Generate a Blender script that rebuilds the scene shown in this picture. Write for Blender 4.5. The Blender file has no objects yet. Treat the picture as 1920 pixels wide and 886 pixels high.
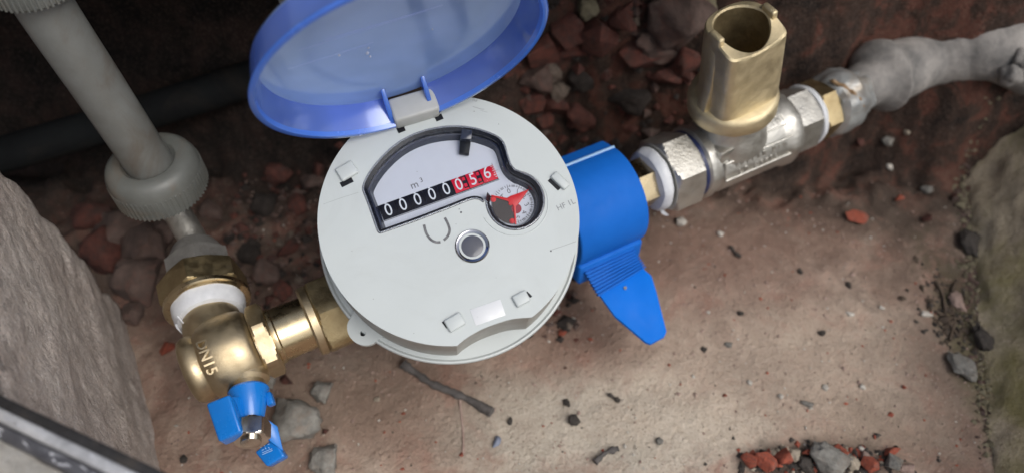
import bpy, bmesh, math, random
from mathutils import Vector, Matrix, noise

# ------------------------------------------------------------------ camera, sky, sun, exposure
S = 0.01                                   # everything below is written in centimetres
R_ = math.radians
scn = bpy.context.scene
COL = scn.collection
F = 1442.0                                 # focal length in photo pixels (1920 wide)
CAM = Vector((0, 0, 30.0))
TILT = R_(38)
RT, UP, FW = Vector((1, 0, 0)), Vector((0, math.cos(TILT), math.sin(TILT))), Vector((0, math.sin(TILT), -math.cos(TILT)))
cd = bpy.data.cameras.new('camera')
cam = bpy.data.objects.new('camera', cd)
COL.objects.link(cam)
cam.location = CAM * S
cam.rotation_euler = (TILT, 0, 0)
cd.sensor_width = 36
cd.lens = 36 * F / 1920
cd.clip_start, cd.clip_end = 0.005, 50
cd.dof.use_dof = True
cd.dof.focus_distance = 0.252
cd.dof.aperture_fstop = 8
scn.camera = cam

SUN_DIR = Vector((0.56, -0.52, 1.0)).normalized()       # towards the bright part of the clouds
w = bpy.data.worlds.new('World')
scn.world = w
w.use_nodes = True
wn = w.node_tree
sky = wn.nodes.new('ShaderNodeTexSky')
sky.sky_type = 'NISHITA'
sky.sun_disc = False
sky.sun_elevation = math.asin(SUN_DIR.z)
sky.sun_rotation = math.atan2(SUN_DIR.x, SUN_DIR.y)
sky.air_density, sky.dust_density, sky.ozone_density = 1.0, 5.0, 1.0
bg = wn.nodes['Background']
hs = wn.nodes.new('ShaderNodeHueSaturation')
hs.inputs['Saturation'].default_value = 0.55             # overcast: a paler sky
wn.links.new(sky.outputs[0], hs.inputs['Color'])
wn.links.new(hs.outputs[0], bg.inputs[0])
bg.inputs[1].default_value = 0.15
sl = bpy.data.lights.new('sun', 'SUN')
sl.energy, sl.angle, sl.color = 1.4, R_(40), (1.0, 0.985, 0.96)
so = bpy.data.objects.new('sun', sl)
COL.objects.link(so)
so.rotation_euler = SUN_DIR.to_track_quat('Z', 'Y').to_euler()
scn.view_settings.view_transform = 'Standard'
scn.view_settings.look = 'None'
scn.view_settings.gamma = 1
scn.view_settings.use_curve_mapping = False
scn.view_settings.exposure = -0.12
scn.cycles.use_denoising = True
scn.cycles.max_bounces = 10
scn.cycles.transparent_max_bounces = 16
scn.cycles.sample_clamp_indirect = 6

# ------------------------------------------------------------------ projection helpers (a pixel of the photograph -> a point of the place)
def ray(px, py): return RT * ((px - 960) / F) + UP * ((443 - py) / F) + FW
def at_z(px, py, z):
    d = ray(px, py); return CAM + d * ((z - CAM.z) / d.z)
def at_d(px, py, D): return CAM + ray(px, py) * D
def at_p(px, py, P, n):
    d = ray(px, py); return CAM + d * ((P - CAM).dot(n) / d.dot(n))
def frame(o, x, y, z):
    return Matrix(((x.x, y.x, z.x, o.x), (x.y, y.y, z.y, o.y), (x.z, y.z, z.z, o.z), (0, 0, 0, 1)))
def axis_frame(o, z, ref=Vector((0, 0, 1))):
    z = z.normalized(); y = z.cross(ref)
    if y.length < 1e-4: y = z.cross(Vector((0, 1, 0)))
    y.normalize(); return frame(o, y.cross(z), y, z)

ZP = 5.8                                   # height of the pipe line above the pit floor
PA, PB = at_z(540, 620, ZP), at_z(1530, 207, ZP)
P = (PB - PA).normalized()                 # along the pipe
Q = Vector((P.y, -P.x, 0))                 # level, square to the pipe, towards the viewer
Z = Vector((0, 0, 1))
def T(px):
    k = (px - 960) / F
    a = PA - CAM
    return -(a.dot(RT) - k * a.dot(FW)) / (P.dot(RT) - k * P.dot(FW))
def on_axis(px): return PA + P * T(px)

# ------------------------------------------------------------------ object helpers
def tag(o, label=None, cat=None, group=None, kind=None):
    if label: o['label'] = label
    if cat: o['category'] = cat
    if group: o['group'] = group
    if kind: o['kind'] = kind
    return o
def thing(name, label, cat, loc, group=None):
    o = bpy.data.objects.new(name, None); COL.objects.link(o)
    o.empty_display_size = 0.01; o.location = loc * S
    return tag(o, label, cat, group)
def wloc(o):
    v = Vector((0, 0, 0))
    while o: v = v + o.location; o = o.parent
    return v
def obj(name, bm, mat, parent=None, loc=None, sharp=35, kind=None, label=None, smooth=True):
    """bm is in world centimetres; the mesh is stored about its parent's (or its own) origin, in metres"""
    if smooth is not None:
        bmesh.ops.recalc_face_normals(bm, faces=bm.faces)
    base = wloc(parent) if parent else (loc * S if loc else Vector((0, 0, 0)))
    for v in bm.verts: v.co = v.co * S - base
    me = bpy.data.meshes.new(name); bm.to_mesh(me); bm.free()
    if smooth:
        me.shade_smooth(); me.set_sharp_from_angle(angle=R_(sharp))
    o = bpy.data.objects.new(name, me); COL.objects.link(o)
    if parent: o.parent = parent
    else: o.location = base
    for m in (mat if isinstance(mat, list) else [mat]): me.materials.append(m)
    if kind: o['kind'] = kind
    if label: o['label'] = label
    return o
def B(): return bmesh.new()
def lathe(bm, prof, M, seg=48, rot=0.0, closed=True, wob=0.0, ell=(1, 1), seed=0):
    rings = []
    for r, h in prof:
        if r < 1e-6: rings.append([bm.verts.new(M @ Vector((0, 0, h)))]); continue
        ring = []
        for i in range(seg):
            a = rot + 2 * math.pi * i / seg
            k = r
            if wob: k += wob * noise.noise(Vector((math.cos(a) * 2.2 + seed, math.sin(a) * 2.2, h * 1.5)))
            ring.append(bm.verts.new(M @ Vector((k * math.cos(a) * ell[0], k * math.sin(a) * ell[1], h))))
        rings.append(ring)
    for a, b in zip(rings, rings[1:]):
        n = max(len(a), len(b))
        for i in range(n):
            j = (i + 1) % n
            if len(a) == 1 and len(b) == 1: continue
            if len(a) == 1: bm.faces.new((a[0], b[i], b[j]))
            elif len(b) == 1: bm.faces.new((a[i], a[j], b[0]))
            else: bm.faces.new((a[i], a[j], b[j], b[i]))
    if closed:
        for r in (rings[0], rings[-1]):
            if len(r) > 2: bm.faces.new(r)
    return bm
def hexnut(bm, M, r, h0, h1, rot=0.0, ch=0.12):
    """six flats with the corners turned down to a cone at both ends"""
    L = h1 - h0; c = min(ch, L * .3); seg = 48; ap = r * math.cos(math.pi / 6)
    def hexr(a):
        k = (a - rot) % (math.pi / 3) - math.pi / 6
        return ap / math.cos(k)
    rings = []
    for h, lim in ((h0, ap * 1.0), (h0 + c * .5, ap * 1.07), (h0 + c, r), (h1 - c, r), (h1 - c * .5, ap * 1.07), (h1, ap)):
        ring = []
        for i in range(seg):
            a = 2 * math.pi * i / seg
            k = min(hexr(a), lim)
            ring.append(bm.verts.new(M @ Vector((k * math.cos(a), k * math.sin(a), h))))
        rings.append(ring)
    for a, b in zip(rings, rings[1:]):
        for i in range(seg):
            j = (i + 1) % seg; bm.faces.new((a[i], a[j], b[j], b[i]))
    bm.faces.new(rings[0]); bm.faces.new(rings[-1])
def prism(bm, poly, h0, h1, M, bev=0.0, seg=2):
    a = [bm.verts.new(M @ Vector((x, y, h0))) for x, y in poly]
    b = [bm.verts.new(M @ Vector((x, y, h1))) for x, y in poly]
    n = len(poly); fs = [bm.faces.new(a), bm.faces.new(b)]
    for i in range(n):
        j = (i + 1) % n; fs.append(bm.faces.new((a[i], a[j], b[j], b[i])))
    if bev:
        es = list({e for f in fs for e in f.edges if e.is_valid and len(e.link_faces) == 2})
        bmesh.ops.recalc_face_normals(bm, faces=fs)
        es = [e for e in es if e.calc_face_angle(0) > R_(25)]
        bmesh.ops.bevel(bm, geom=es, offset=bev, segments=seg, affect='EDGES', profile=.5, clamp_overlap=True)
    return bm
def box(bm, x0, x1, y0, y1, z0, z1, M, bev=0.0, seg=2):
    return prism(bm, [(x0, y0), (x1, y0), (x1, y1), (x0, y1)], z0, z1, M, bev, seg)
def hexa(bm, top, down, bev=0.0, seg=2):
    """four world points and the vector to the opposite face"""
    a = [bm.verts.new(v) for v in top]; b = [bm.verts.new(v + down) for v in top]
    fs = [bm.faces.new(a), bm.faces.new(b)]
    n = len(top)
    for i in range(n): fs.append(bm.faces.new((a[i], a[(i + 1) % n], b[(i + 1) % n], b[i])))
    if bev:
        bmesh.ops.recalc_face_normals(bm, faces=fs)
        es = [e for e in {e for f in fs for e in f.edges} if e.calc_face_angle(0) > R_(20)]
        bmesh.ops.bevel(bm, geom=es, offset=bev, segments=seg, affect='EDGES', profile=.5, clamp_overlap=True)
def tube(bm, pts, rad, seg=16, wob=0.0, seed=0, close=False):
    n = len(pts); rings = []; ref = None
    for i, p in enumerate(pts):
        if close: d = pts[(i + 1) % n] - pts[i - 1]
        else: d = pts[min(i + 1, n - 1)] - pts[max(i - 1, 0)]
        d.normalize()
        if ref is None: ref = d.orthogonal().normalized()
        ref = (ref - d * ref.dot(d)).normalized(); y = d.cross(ref)
        r = rad[i] if isinstance(rad, (list, tuple)) else rad
        ring = []
        for k in range(seg):
            a = 2 * math.pi * k / seg
            e = ref * math.cos(a) + y * math.sin(a)
            rr = r * (1 + wob * noise.noise((p + e * r) * (1.1 / max(r, .2)) + Vector((seed, 0, 0))))
            ring.append(bm.verts.new(p + e * rr))
        rings.append(ring)
    m = n if close else n - 1
    for i in range(m):
        a, b = rings[i], rings[(i + 1) % n]
        for k in range(seg):
            j = (k + 1) % seg; bm.faces.new((a[k], a[j], b[j], b[k]))
    if not close: bm.faces.new(rings[0]); bm.faces.new(rings[-1])
    return bm
def spline(pts, per=8):
    out = []
    n = len(pts)
    for i in range(n - 1):
        a, b, c, d = pts[max(i - 1, 0)], pts[i], pts[i + 1], pts[min(i + 2, n - 1)]
        for k in range(per):
            t = k / per
            out.append(.5 * ((2 * b) + (c - a) * t + (2 * a - 5 * b + 4 * c - d) * t * t + (3 * b - a - 3 * c + d) * t ** 3))
    out.append(pts[-1].copy()); return out
def text_bm(body, size, M, ext=0.0, sx=1.0, bold=0.0, ax='CENTER', ay='CENTER'):
    cu = bpy.data.curves.new('t', 'FONT'); cu.body = body; cu.size = size; cu.extrude = ext; cu.offset = bold
    cu.align_x, cu.align_y = ax, ay; cu.resolution_u = 4
    o = bpy.data.objects.new('t', cu); COL.objects.link(o)
    dg = bpy.context.evaluated_depsgraph_get()
    me = bpy.data.meshes.new_from_object(o.evaluated_get(dg))
    bm = B(); bm.from_mesh(me)
    bpy.data.objects.remove(o); bpy.data.curves.remove(cu); bpy.data.meshes.remove(me)
    for v in bm.verts: v.co = M @ Vector((v.co.x * sx, v.co.y, v.co.z))
    return bm
def TR(x, y, z=0): return Matrix.Translation((x, y, z))
def RZ(a): return Matrix.Rotation(a, 4, 'Z')

# ------------------------------------------------------------------ materials
class Mt:
    def __init__(s, name):
        s.m = bpy.data.materials.new(name); s.m.use_nodes = True
        s.t = s.m.node_tree; s.b = s.t.nodes['Principled BSDF']; s.out = s.t.nodes['Material Output']
        s.tc = s.n('ShaderNodeTexCoord')
    def n(s, k, **kw):
        x = s.t.nodes.new(k)
        for a, v in kw.items():
            if a in x.inputs: x.inputs[a].default_value = v
            else: setattr(x, a, v)
        return x
    def l(s, a, b): s.t.links.new(a, b)
    def noise(s, scale, detail=5, rough=.6, dist=0.0, off=None):
        x = s.n('ShaderNodeTexNoise'); x.inputs['Scale'].default_value = scale
        x.inputs['Detail'].default_value = detail; x.inputs['Roughness'].default_value = rough; x.inputs['Distortion'].default_value = dist
        if off:
            mp = s.n('ShaderNodeMapping'); mp.inputs['Location'].default_value = off
            s.l(s.tc.outputs['Object'], mp.inputs[0]); s.l(mp.outputs[0], x.inputs['Vector'])
        else: s.l(s.tc.outputs['Object'], x.inputs['Vector'])
        return x.outputs['Fac']
    def vor(s, scale, feat='F1', rnd=1.0, out='Distance'):
        x = s.n('ShaderNodeTexVoronoi', feature=feat); x.inputs['Scale'].default_value = scale; x.inputs['Randomness'].default_value = rnd
        s.l(s.tc.outputs['Object'], x.inputs['Vector']); return x.outputs[out]
    def ramp(s, fac, stops):
        x = s.n('ShaderNodeValToRGB'); e = x.color_ramp.elements
        while len(e) < len(stops): e.new(.5)
        for i, (p, c) in enumerate(stops):
            e[i].position = p; e[i].color = (c, c, c, 1) if isinstance(c, (int, float)) else (*c, 1)
        s.l(fac, x.inputs[0]); return x.outputs[0]
    def mix(s, fac, a, b, mode='MIX'):
        x = s.n('ShaderNodeMix', data_type='RGBA', blend_type=mode)
        for k, v in ((0, fac), (6, a), (7, b)):
            if hasattr(v, 'is_linked') or hasattr(v, 'links'): s.l(v, x.inputs[k])
            elif isinstance(v, (int, float)): x.inputs[k].default_value = v if k == 0 else (v, v, v, 1)
            else: x.inputs[k].default_value = (*v, 1)
        return x.outputs[2]
    def math(s, op, a, b=0.0):
        x = s.n('ShaderNodeMath', operation=op)
        for k, v in ((0, a), (1, b)):
            if hasattr(v, 'links'): s.l(v, x.inputs[k])
            else: x.inputs[k].default_value = v
        return x.outputs[0]
    def bump(s, h, strength=.3, dist=.001):
        x = s.n('ShaderNodeBump'); x.inputs['Strength'].default_value = strength; x.inputs['Distance'].default_value = dist
        s.l(h, x.inputs['Height']); s.l(x.outputs[0], s.b.inputs['Normal'])
    def set(s, **kw):
        nm = dict(col='Base Color', rough='Roughness', metal='Metallic', spec='Specular IOR Level', trans='Transmission Weight', ior='IOR', coat='Coat Weight', sss='Subsurface Weight', alpha='Alpha')
        for k, v in kw.items():
            i = s.b.inputs[nm[k]]
            if hasattr(v, 'links'): s.l(v, i)
            elif isinstance(v, tuple): i.default_value = (*v, 1)
            else: i.default_value = v
        return s
def simple(name, c1, c2=None, rough=.5, metal=0.0, scale=200, bump=0.0, bscale=900, dirt=None, **kw):
    m = Mt(name); c2 = c2 or tuple(x * .8 for x in c1)
    col = m.ramp(m.noise(scale), [(.32, c2), (.68, c1)])
    if dirt: col = m.mix(m.ramp(m.noise(scale * .45, 8, .7, 1.0, (3, 1, 2)), [(.5, 0), (.72, dirt[1])]), col, dirt[0])
    m.set(col=col, metal=metal, **kw)
    rr = m.ramp(m.noise(scale * 1.7, 4, .6, 0, (1, 5, 2)), [(.3, max(rough - .1, .02)), (.7, min(rough + .1, 1))])
    m.set(rough=rr)
    if bump: m.bump(m.noise(bscale, 3), bump, .0006)
    return m.m

M_white = simple('meter_plastic', (.47, .51, .51), (.45, .49, .49), .42, scale=60, bump=.04, bscale=3000, dirt=((.35, .37, .36), .3))
M_white2 = simple('meter_plastic_body', (.28, .27, .245), (.25, .24, .215), .4, scale=60)  # beige side wall, with its shade darkened into the base colour
M_dial = simple('dial_paper', (.52, .555, .62), (.50, .535, .60), .6)
M_label = simple('label_paper', (.62, .64, .66), (.60, .62, .64), .35)
M_black = simple('black_plastic', (.010, .011, .015), (.005, .006, .008), .4, spec=.2)
M_navy = simple('bezel_plastic', (.006, .007, .012), (.004, .005, .009), .3, spec=.2)
M_bezel2 = simple('bezel_inner_plastic', (.030, .036, .055), (.018, .022, .035), .18, coat=.2)
M_drum = simple('drum_plastic', (.010, .011, .016), (.004, .004, .006), .6, scale=900, spec=.12)
M_red = simple('red_drum_plastic', (.60, .012, .04), (.50, .008, .028), .5, spec=.2)
M_redneedle = simple('red_needle_paint', (.60, .012, .018), (.52, .01, .014), .35)
M_ink = simple('grey_ink', (.10, .10, .11), (.08, .08, .09), .7)
M_ink2 = simple('faint_ink', (.22, .23, .24), (.19, .20, .21), .7)
M_digit = simple('digit_paint', (.60, .64, .69), (.56, .60, .65), .6)
M_sector = simple('brown_mask', (.045, .036, .033), (.03, .024, .022), .5)
M_slot = simple('slot_grey', (.16, .165, .17), (.07, .07, .08), .5, scale=500)
M_chrome = simple('chrome', (.48, .49, .54), (.42, .43, .47), .10, 1.0)
M_lens = simple('dark_lens', (.085, .09, .11), (.075, .08, .10), .12)
M_brass = simple('cast_brass', (.54, .45, .30), (.45, .365, .235), .46, 1.0, 150, .14, 2200, dirt=((.26, .19, .10), .5))
M_brassp = simple('turned_brass', (.60, .50, .32), (.52, .42, .26), .26, 1.0, 120, .03, 900)
M_brassd = simple('dull_brass', (.46, .375, .22), (.34, .265, .145), .42, 1.0, 180, .2, 1500)
M_bore = simple('shaded_bore_brass', (.34, .27, .15), (.20, .15, .08), .5, .8, 160, .3, 1500, dirt=((.08, .06, .04), .8))  # darker brass paints the shade inside the key's socket
M_key = simple('key_brass', (.72, .62, .41), (.58, .49, .31), .52, .9, 130, .45, 2200)
M_nickel = simple('nickel_plate', (.58, .57, .53), (.48, .47, .435), .42, .9, 140, .3, 900, dirt=((.16, .14, .11), .35))
M_steel = simple('galvanised_steel', (.40, .39, .37), (.28, .275, .26), .45, .7, 160, .25, 900, dirt=((.12, .10, .08), .6))
M_bright = simple('bright_nut', (.62, .60, .55), (.52, .49, .43), .16, 1.0, 90)
M_tape = simple('thread_tape', (.60, .62, .645), (.53, .55, .58), .5, scale=400, bump=.2, bscale=700)
M_blue = simple('blue_plastic', (.008, .125, .52), (.006, .11, .47), .6, spec=.15, scale=90, bump=.06, bscale=2500)
M_blue2 = simple('blue_tag_plastic', (.002, .15, .64), (.002, .14, .60), .55, spec=.12, scale=90, bump=.05, bscale=2500)
M_handle = simple('blue_lacquer', (.004, .175, .60), (.004, .16, .55), .24, scale=90, coat=.4)
M_print = simple('white_print', (.35, .55, .80), (.3, .5, .75), .5)
M_grey = simple('grey_pipe_plastic', (.165, .173, .166), (.125, .128, .119), .45, scale=70, bump=.12, bscale=500, dirt=((.095, .072, .052), .8))
M_grey2 = simple('grey_collar_plastic', (.135, .143, .135), (.10, .105, .097), .45, scale=90, bump=.1, bscale=500, dirt=((.13, .095, .065), .8))
M_dark = simple('dark_pipe_plastic', (.014, .016, .017), (.010, .011, .012), .85, spec=.15, scale=60, dirt=((.05, .04, .03), .5))
M_lag = simple('mortared_pipe', (.33, .31, .29), (.12, .117, .113), .9, scale=65, bump=.8, bscale=260, dirt=((.10, .10, .10), .7))
M_foil = simple('foil_wrap', (.48, .50, .50), (.30, .31, .31), .4, .6, 120, .6, 260, dirt=((.30, .22, .13), .8))
M_seal = simple('navy_sealant', (.02, .03, .09), (.015, .02, .06), .4)
M_rust = simple('brown_tape', (.26, .17, .085), (.18, .11, .06), .5, scale=200)

def glass(name, col, tr=.8, rough=.05, tcol=None):
    m = Mt(name)
    g = m.n('ShaderNodeBsdfGlossy'); g.inputs['Roughness'].default_value = rough; g.inputs['Color'].default_value = (.95, .97, 1, 1)
    t = m.n('ShaderNodeBsdfTransparent'); t.inputs['Color'].default_value = (*col, 1)
    fr = m.n('ShaderNodeFresnel'); fr.inputs['IOR'].default_value = 1.28
    x = m.n('ShaderNodeMixShader')
    m.l(fr.outputs[0], x.inputs[0]); m.l(t.outputs[0], x.inputs[1]); m.l(g.outputs[0], x.inputs[2])
    m.l(x.outputs[0], m.out.inputs[0]); return m.m
M_pane = glass('window_pane_plastic', (.96, .97, .99))
def lidmat(name, tint, dif, mixd, rough=.07):
    m = Mt(name)
    t = m.n('ShaderNodeBsdfTransparent'); t.inputs['Color'].default_value = (*tint, 1)
    d = m.n('ShaderNodeBsdfDiffuse'); d.inputs['Color'].default_value = (*dif, 1)
    tl = m.n('ShaderNodeBsdfTranslucent'); tl.inputs['Color'].default_value = (*dif, 1)
    a = m.n('ShaderNodeMixShader'); a.inputs[0].default_value = .35
    m.l(d.outputs[0], a.inputs[1]); m.l(tl.outputs[0], a.inputs[2])
    b = m.n('ShaderNodeMixShader')
    fac = m.ramp(m.noise(22, 3, .5, .4), [(.3, mixd * .8), (.7, min(1, mixd * 1.25))])
    m.l(fac, b.inputs[0]); m.l(t.outputs[0], b.inputs[1]); m.l(a.outputs[0], b.inputs[2])
    g = m.n('ShaderNodeBsdfGlossy'); g.inputs['Color'].default_value = (.85, .92, 1, 1)
    rr = m.ramp(m.noise(60, 5, .65), [(.35, rough), (.75, rough + .12)])
    m.l(rr, g.inputs['Roughness'])
    fr = m.n('ShaderNodeFresnel'); fr.inputs['IOR'].default_value = 1.75
    x = m.n('ShaderNodeMixShader')
    m.l(fr.outputs[0], x.inputs[0]); m.l(b.outputs[0], x.inputs[1]); m.l(g.outputs[0], x.inputs[2])
    m.l(x.outputs[0], m.out.inputs[0]); return m.m
M_lid = lidmat('translucent_blue_plastic', (.66, .79, 1.0), (.34, .53, 1.0), .84)
M_lidwall = lidmat('translucent_blue_wall', (.66, .72, .98), (.20, .34, .98), .50)
M_lidrim = lidmat('translucent_blue_edge', (.20, .36, .95), (.09, .27, .95), .85, .2)

# ------------------------------------------------------------------ large structure: pit floor and rubble bank, walls, slab
def sstep(a, b, x):
    t = max(0.0, min(1.0, (x - a) / (b - a))); return t * t * (3 - 2 * t)
def fbm(x, y, z=0.0, o=4): return noise.fractal(Vector((x, y, z)), 1.0, 2.0, o)
def height(x, y):
    z = .16 * fbm(x * .22, y * .22, 3) + .07 * fbm(x * .9, y * .9, 7)
    edge = 27.2 + 1.2 * noise.noise(Vector((x * .25, 0, 5))) - 1.6 * sstep(2, -4, x) * sstep(-14, -8, x)
    k = sstep(edge, edge + 5.0, y)
    z += sstep(23.5, 27, y) * .35 * fbm(x * 1.3, y * 1.3, 31) + 15 * k * (1 + .10 * fbm(x * .5, y * .5, 1)) + sstep(24, 28, y) * .8 * fbm(x * .55, y * .55, 11)
    m = sstep(8, -6, x) * sstep(17.5, 22, y)                      # lumpier ground left of the meter
    z += m * (.5 + .55 * fbm(x * .6, y * .6, 21))
    z += -0.45 * math.exp(-(((x - 11.8) / 2.9) ** 2 + ((y - 10.9) / 1.0) ** 2) * 1.2)   # pocket with brick chips
    return z
def hit(px, py):
    d = ray(px, py).normalized(); s = 20.0
    while s < 70:
        p_ = CAM + d * s
        if p_.z <= height(p_.x, p_.y): return p_
        s += .05
    return p_

m = Mt('pit_floor_dirt')
mp = m.n('ShaderNodeSeparateXYZ'); m.l(m.tc.outputs['Object'], mp.inputs[0])
n1 = m.noise(22, 7, .62, .3); n2 = m.noise(55, 8, .68, .6, (2, 3, 1)); n3 = m.noise(240, 6, .7, 0, (5, 1, 1)); n4 = m.noise(900, 4, .7)
col = m.ramp(n1, [(.34, (.165, .105, .082)), (.46, (.295, .205, .16)), (.56, (.42, .318, .252)), (.68, (.53, .435, .355))])
col = m.mix(m.ramp(n2, [(.50, 0), (.66, .65)]), col, (.31, .175, .135))
col = m.mix(m.ramp(m.noise(38, 8, .7, .8, (7, 2, 9)), [(.54, 0), (.70, .7)]), col, (.13, .093, .074))
col = m.mix(m.ramp(m.noise(30, 6, .65, .5, (1, 8, 4)), [(.56, 0), (.68, .6)]), col, (.40, .35, .285))
# pale lime bloom on the screed in front of the meter, mossy strip at the foot of the right wall
def blob(cx, cy, rx, ry, hard=.5):
    a = m.math('MULTIPLY', m.math('SUBTRACT', mp.outputs[0], cx * S), 1 / (rx * S)); b = m.math('MULTIPLY', m.math('SUBTRACT', mp.outputs[1], cy * S), 1 / (ry * S))
    d = m.math('SQRT', m.math('ADD', m.math('MULTIPLY', a, a), m.math('MULTIPLY', b, b)))
    d = m.math('ADD', d, m.math('MULTIPLY', m.math('SUBTRACT', n2, .5), 1.6))
    return m.ramp(d, [(hard, 1), (1.0, 0)])
pc = at_z(1120, 800, 0)
col = m.mix(m.math('MULTIPLY', blob(pc.x, pc.y, 8.5, 3.2), .75), col, m.ramp(n3, [(.3, (.47, .43, .35)), (.7, (.60, .56, .475))]))
pc = at_z(1430, 700, 0)
col = m.mix(m.math('MULTIPLY', blob(pc.x, pc.y, 10, 5.0), .6), col, m.ramp(n3, [(.3, (.46, .375, .295)), (.7, (.56, .475, .385))]))
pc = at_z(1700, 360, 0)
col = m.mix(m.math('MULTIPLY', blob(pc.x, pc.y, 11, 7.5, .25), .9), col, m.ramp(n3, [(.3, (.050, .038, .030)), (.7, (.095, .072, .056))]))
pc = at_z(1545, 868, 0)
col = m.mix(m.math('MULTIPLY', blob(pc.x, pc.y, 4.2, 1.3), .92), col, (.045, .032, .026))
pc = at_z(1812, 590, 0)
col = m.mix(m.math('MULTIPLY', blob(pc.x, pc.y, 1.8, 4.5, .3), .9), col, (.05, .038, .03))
pc = at_z(1120, 590, 0)
col = m.mix(m.math('MULTIPLY', blob(pc.x, pc.y, 6, 3.5, .2), .5), col, (.20, .12, .09))
for bx_, by_, rx_, ry_, k_, c_ in ((600, 720, 6, 3.6, .6, (.20, .145, .115)), (760, 800, 3.5, 2.2, .4, (.24, .15, .115)), (1430, 480, 6, 3, .45, (.27, .17, .13)), (1640, 800, 4, 2, .35, (.30, .225, .165)), (1320, 470, 10, 5, .75, (.215, .135, .105)), (700, 740, 9, 4.2, .6, (.235, .17, .13)), (1780, 720, 4.5, 7, .7, (.19, .145, .115)), (1845, 700, 1.6, 8, .75, (.13, .125, .06)), (1060, 650, 4, 2.2, .5, (.26, .165, .125))):
    pc = at_z(bx_, by_, 0)
    col = m.mix(m.math('MULTIPLY', blob(pc.x, pc.y, rx_, ry_, .15), k_), col, m.ramp(n3, [(.3, tuple(x * .7 for x in c_)), (.7, c_)]))
# earth bank and rubble: soil with brick dust
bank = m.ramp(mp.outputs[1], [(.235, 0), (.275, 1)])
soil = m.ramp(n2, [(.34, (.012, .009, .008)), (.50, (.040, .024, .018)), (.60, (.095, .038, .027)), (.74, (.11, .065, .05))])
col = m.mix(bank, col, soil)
bank_shade = m.math('MULTIPLY', m.ramp(m.math('ADD', mp.outputs[0], .2), [(.13, 1), (.19, 0)]), m.ramp(mp.outputs[1], [(.235, 0), (.265, 1)]))
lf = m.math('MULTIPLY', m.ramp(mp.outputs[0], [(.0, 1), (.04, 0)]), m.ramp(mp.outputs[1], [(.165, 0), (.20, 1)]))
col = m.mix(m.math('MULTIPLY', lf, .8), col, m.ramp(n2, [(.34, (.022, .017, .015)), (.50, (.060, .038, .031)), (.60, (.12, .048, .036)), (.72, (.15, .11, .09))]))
col = m.mix(m.math('MULTIPLY', bank_shade, .85), col, m.ramp(n2, [(.4, (.006, .006, .006)), (.7, (.026, .021, .018))]))  # shade over the back-left bank, painted into the soil colour
# grit: pale and dark grains
g1 = m.vor(420); g2 = m.vor(260)
nob = m.math('SUBTRACT', 1.0, bank)
col = m.mix(m.math('MULTIPLY', nob, m.ramp(g1, [(.10, .55), (.22, 0)])), col, m.ramp(n2, [(.4, (.10, .07, .055)), (.6, (.45, .40, .33))]))
col = m.mix(m.ramp(n4, [(.35, .30), (.5, 0)]), col, (.16, .115, .09))
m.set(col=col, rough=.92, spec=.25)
hh = m.math('ADD', m.math('MULTIPLY', n3, 1.0), m.math('ADD', m.math('MULTIPLY', n4, .5), m.math('MULTIPLY', m.ramp(g2, [(0, 1), (.35, 0)]), .35)))
m.bump(hh, .75, .0018)
M_floor = m.m

def ladder(a, b, step, far):
    out = [a - far, a - far * .5, a - far * .2]
    n = int((b - a) / step); out += [a + (b - a) * i / n for i in range(n + 1)]
    return out + [b + far * .2, b + far * .5, b + far]
bm = B()
xs, ys = ladder(-24, 30, .16, 60), ladder(8, 36, .16, 60)
grid = [[bm.verts.new((x, y, height(x, y))) for x in xs] for y in ys]
for j in range(len(ys) - 1):
    for i in range(len(xs) - 1): bm.faces.new((grid[j][i], grid[j][i + 1], grid[j + 1][i + 1], grid[j + 1][i]))
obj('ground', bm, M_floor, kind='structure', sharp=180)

def plaster(name, a, b, c, moss=None, dark=None):
    m = Mt(name)
    n1 = m.noise(26, 9, .7, .4); n2 = m.noise(130, 7, .7, 0, (2, 4, 1)); n3 = m.noise(520, 5, .75)
    col = m.ramp(n1, [(.3, a), (.5, b), (.7, c)])
    col = m.mix(m.ramp(n3, [(.36, .45), (.52, 0)]), col, tuple(x * .6 for x in a))
    col = m.mix(m.ramp(n2, [(.35, .5), (.55, 0)]), col, tuple(x * .55 for x in a))
    gr = m.vor(800)
    col = m.mix(m.ramp(gr, [(.12, .5), (.3, 0)]), col, tuple(min(.9, x * 1.35) for x in c))
    if moss:
        col = m.mix(m.ramp(m.noise(18, 6, .6, .5, (4, 4, 4)), [(.44, 0), (.62, .8)]), col, moss)
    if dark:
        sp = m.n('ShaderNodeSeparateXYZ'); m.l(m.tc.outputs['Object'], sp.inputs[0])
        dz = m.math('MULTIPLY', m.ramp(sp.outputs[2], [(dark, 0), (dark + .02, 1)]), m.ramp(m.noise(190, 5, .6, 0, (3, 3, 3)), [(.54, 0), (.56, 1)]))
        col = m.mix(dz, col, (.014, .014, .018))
    m.set(col=col, rough=.95, spec=.2)
    m.bump(m.math('ADD', n2, m.math('MULTIPLY', n3, .8)), 1.0, .003)
    return m.m
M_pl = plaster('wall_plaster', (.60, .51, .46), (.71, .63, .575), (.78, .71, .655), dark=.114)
M_pr = plaster('damp_wall_plaster', (.54, .45, .32), (.61, .52, .385), (.67, .585, .455), moss=(.30, .27, .105))
M_slab = plaster('slab_concrete', (.16, .15, .14), (.21, .20, .185), (.26, .25, .235))

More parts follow.
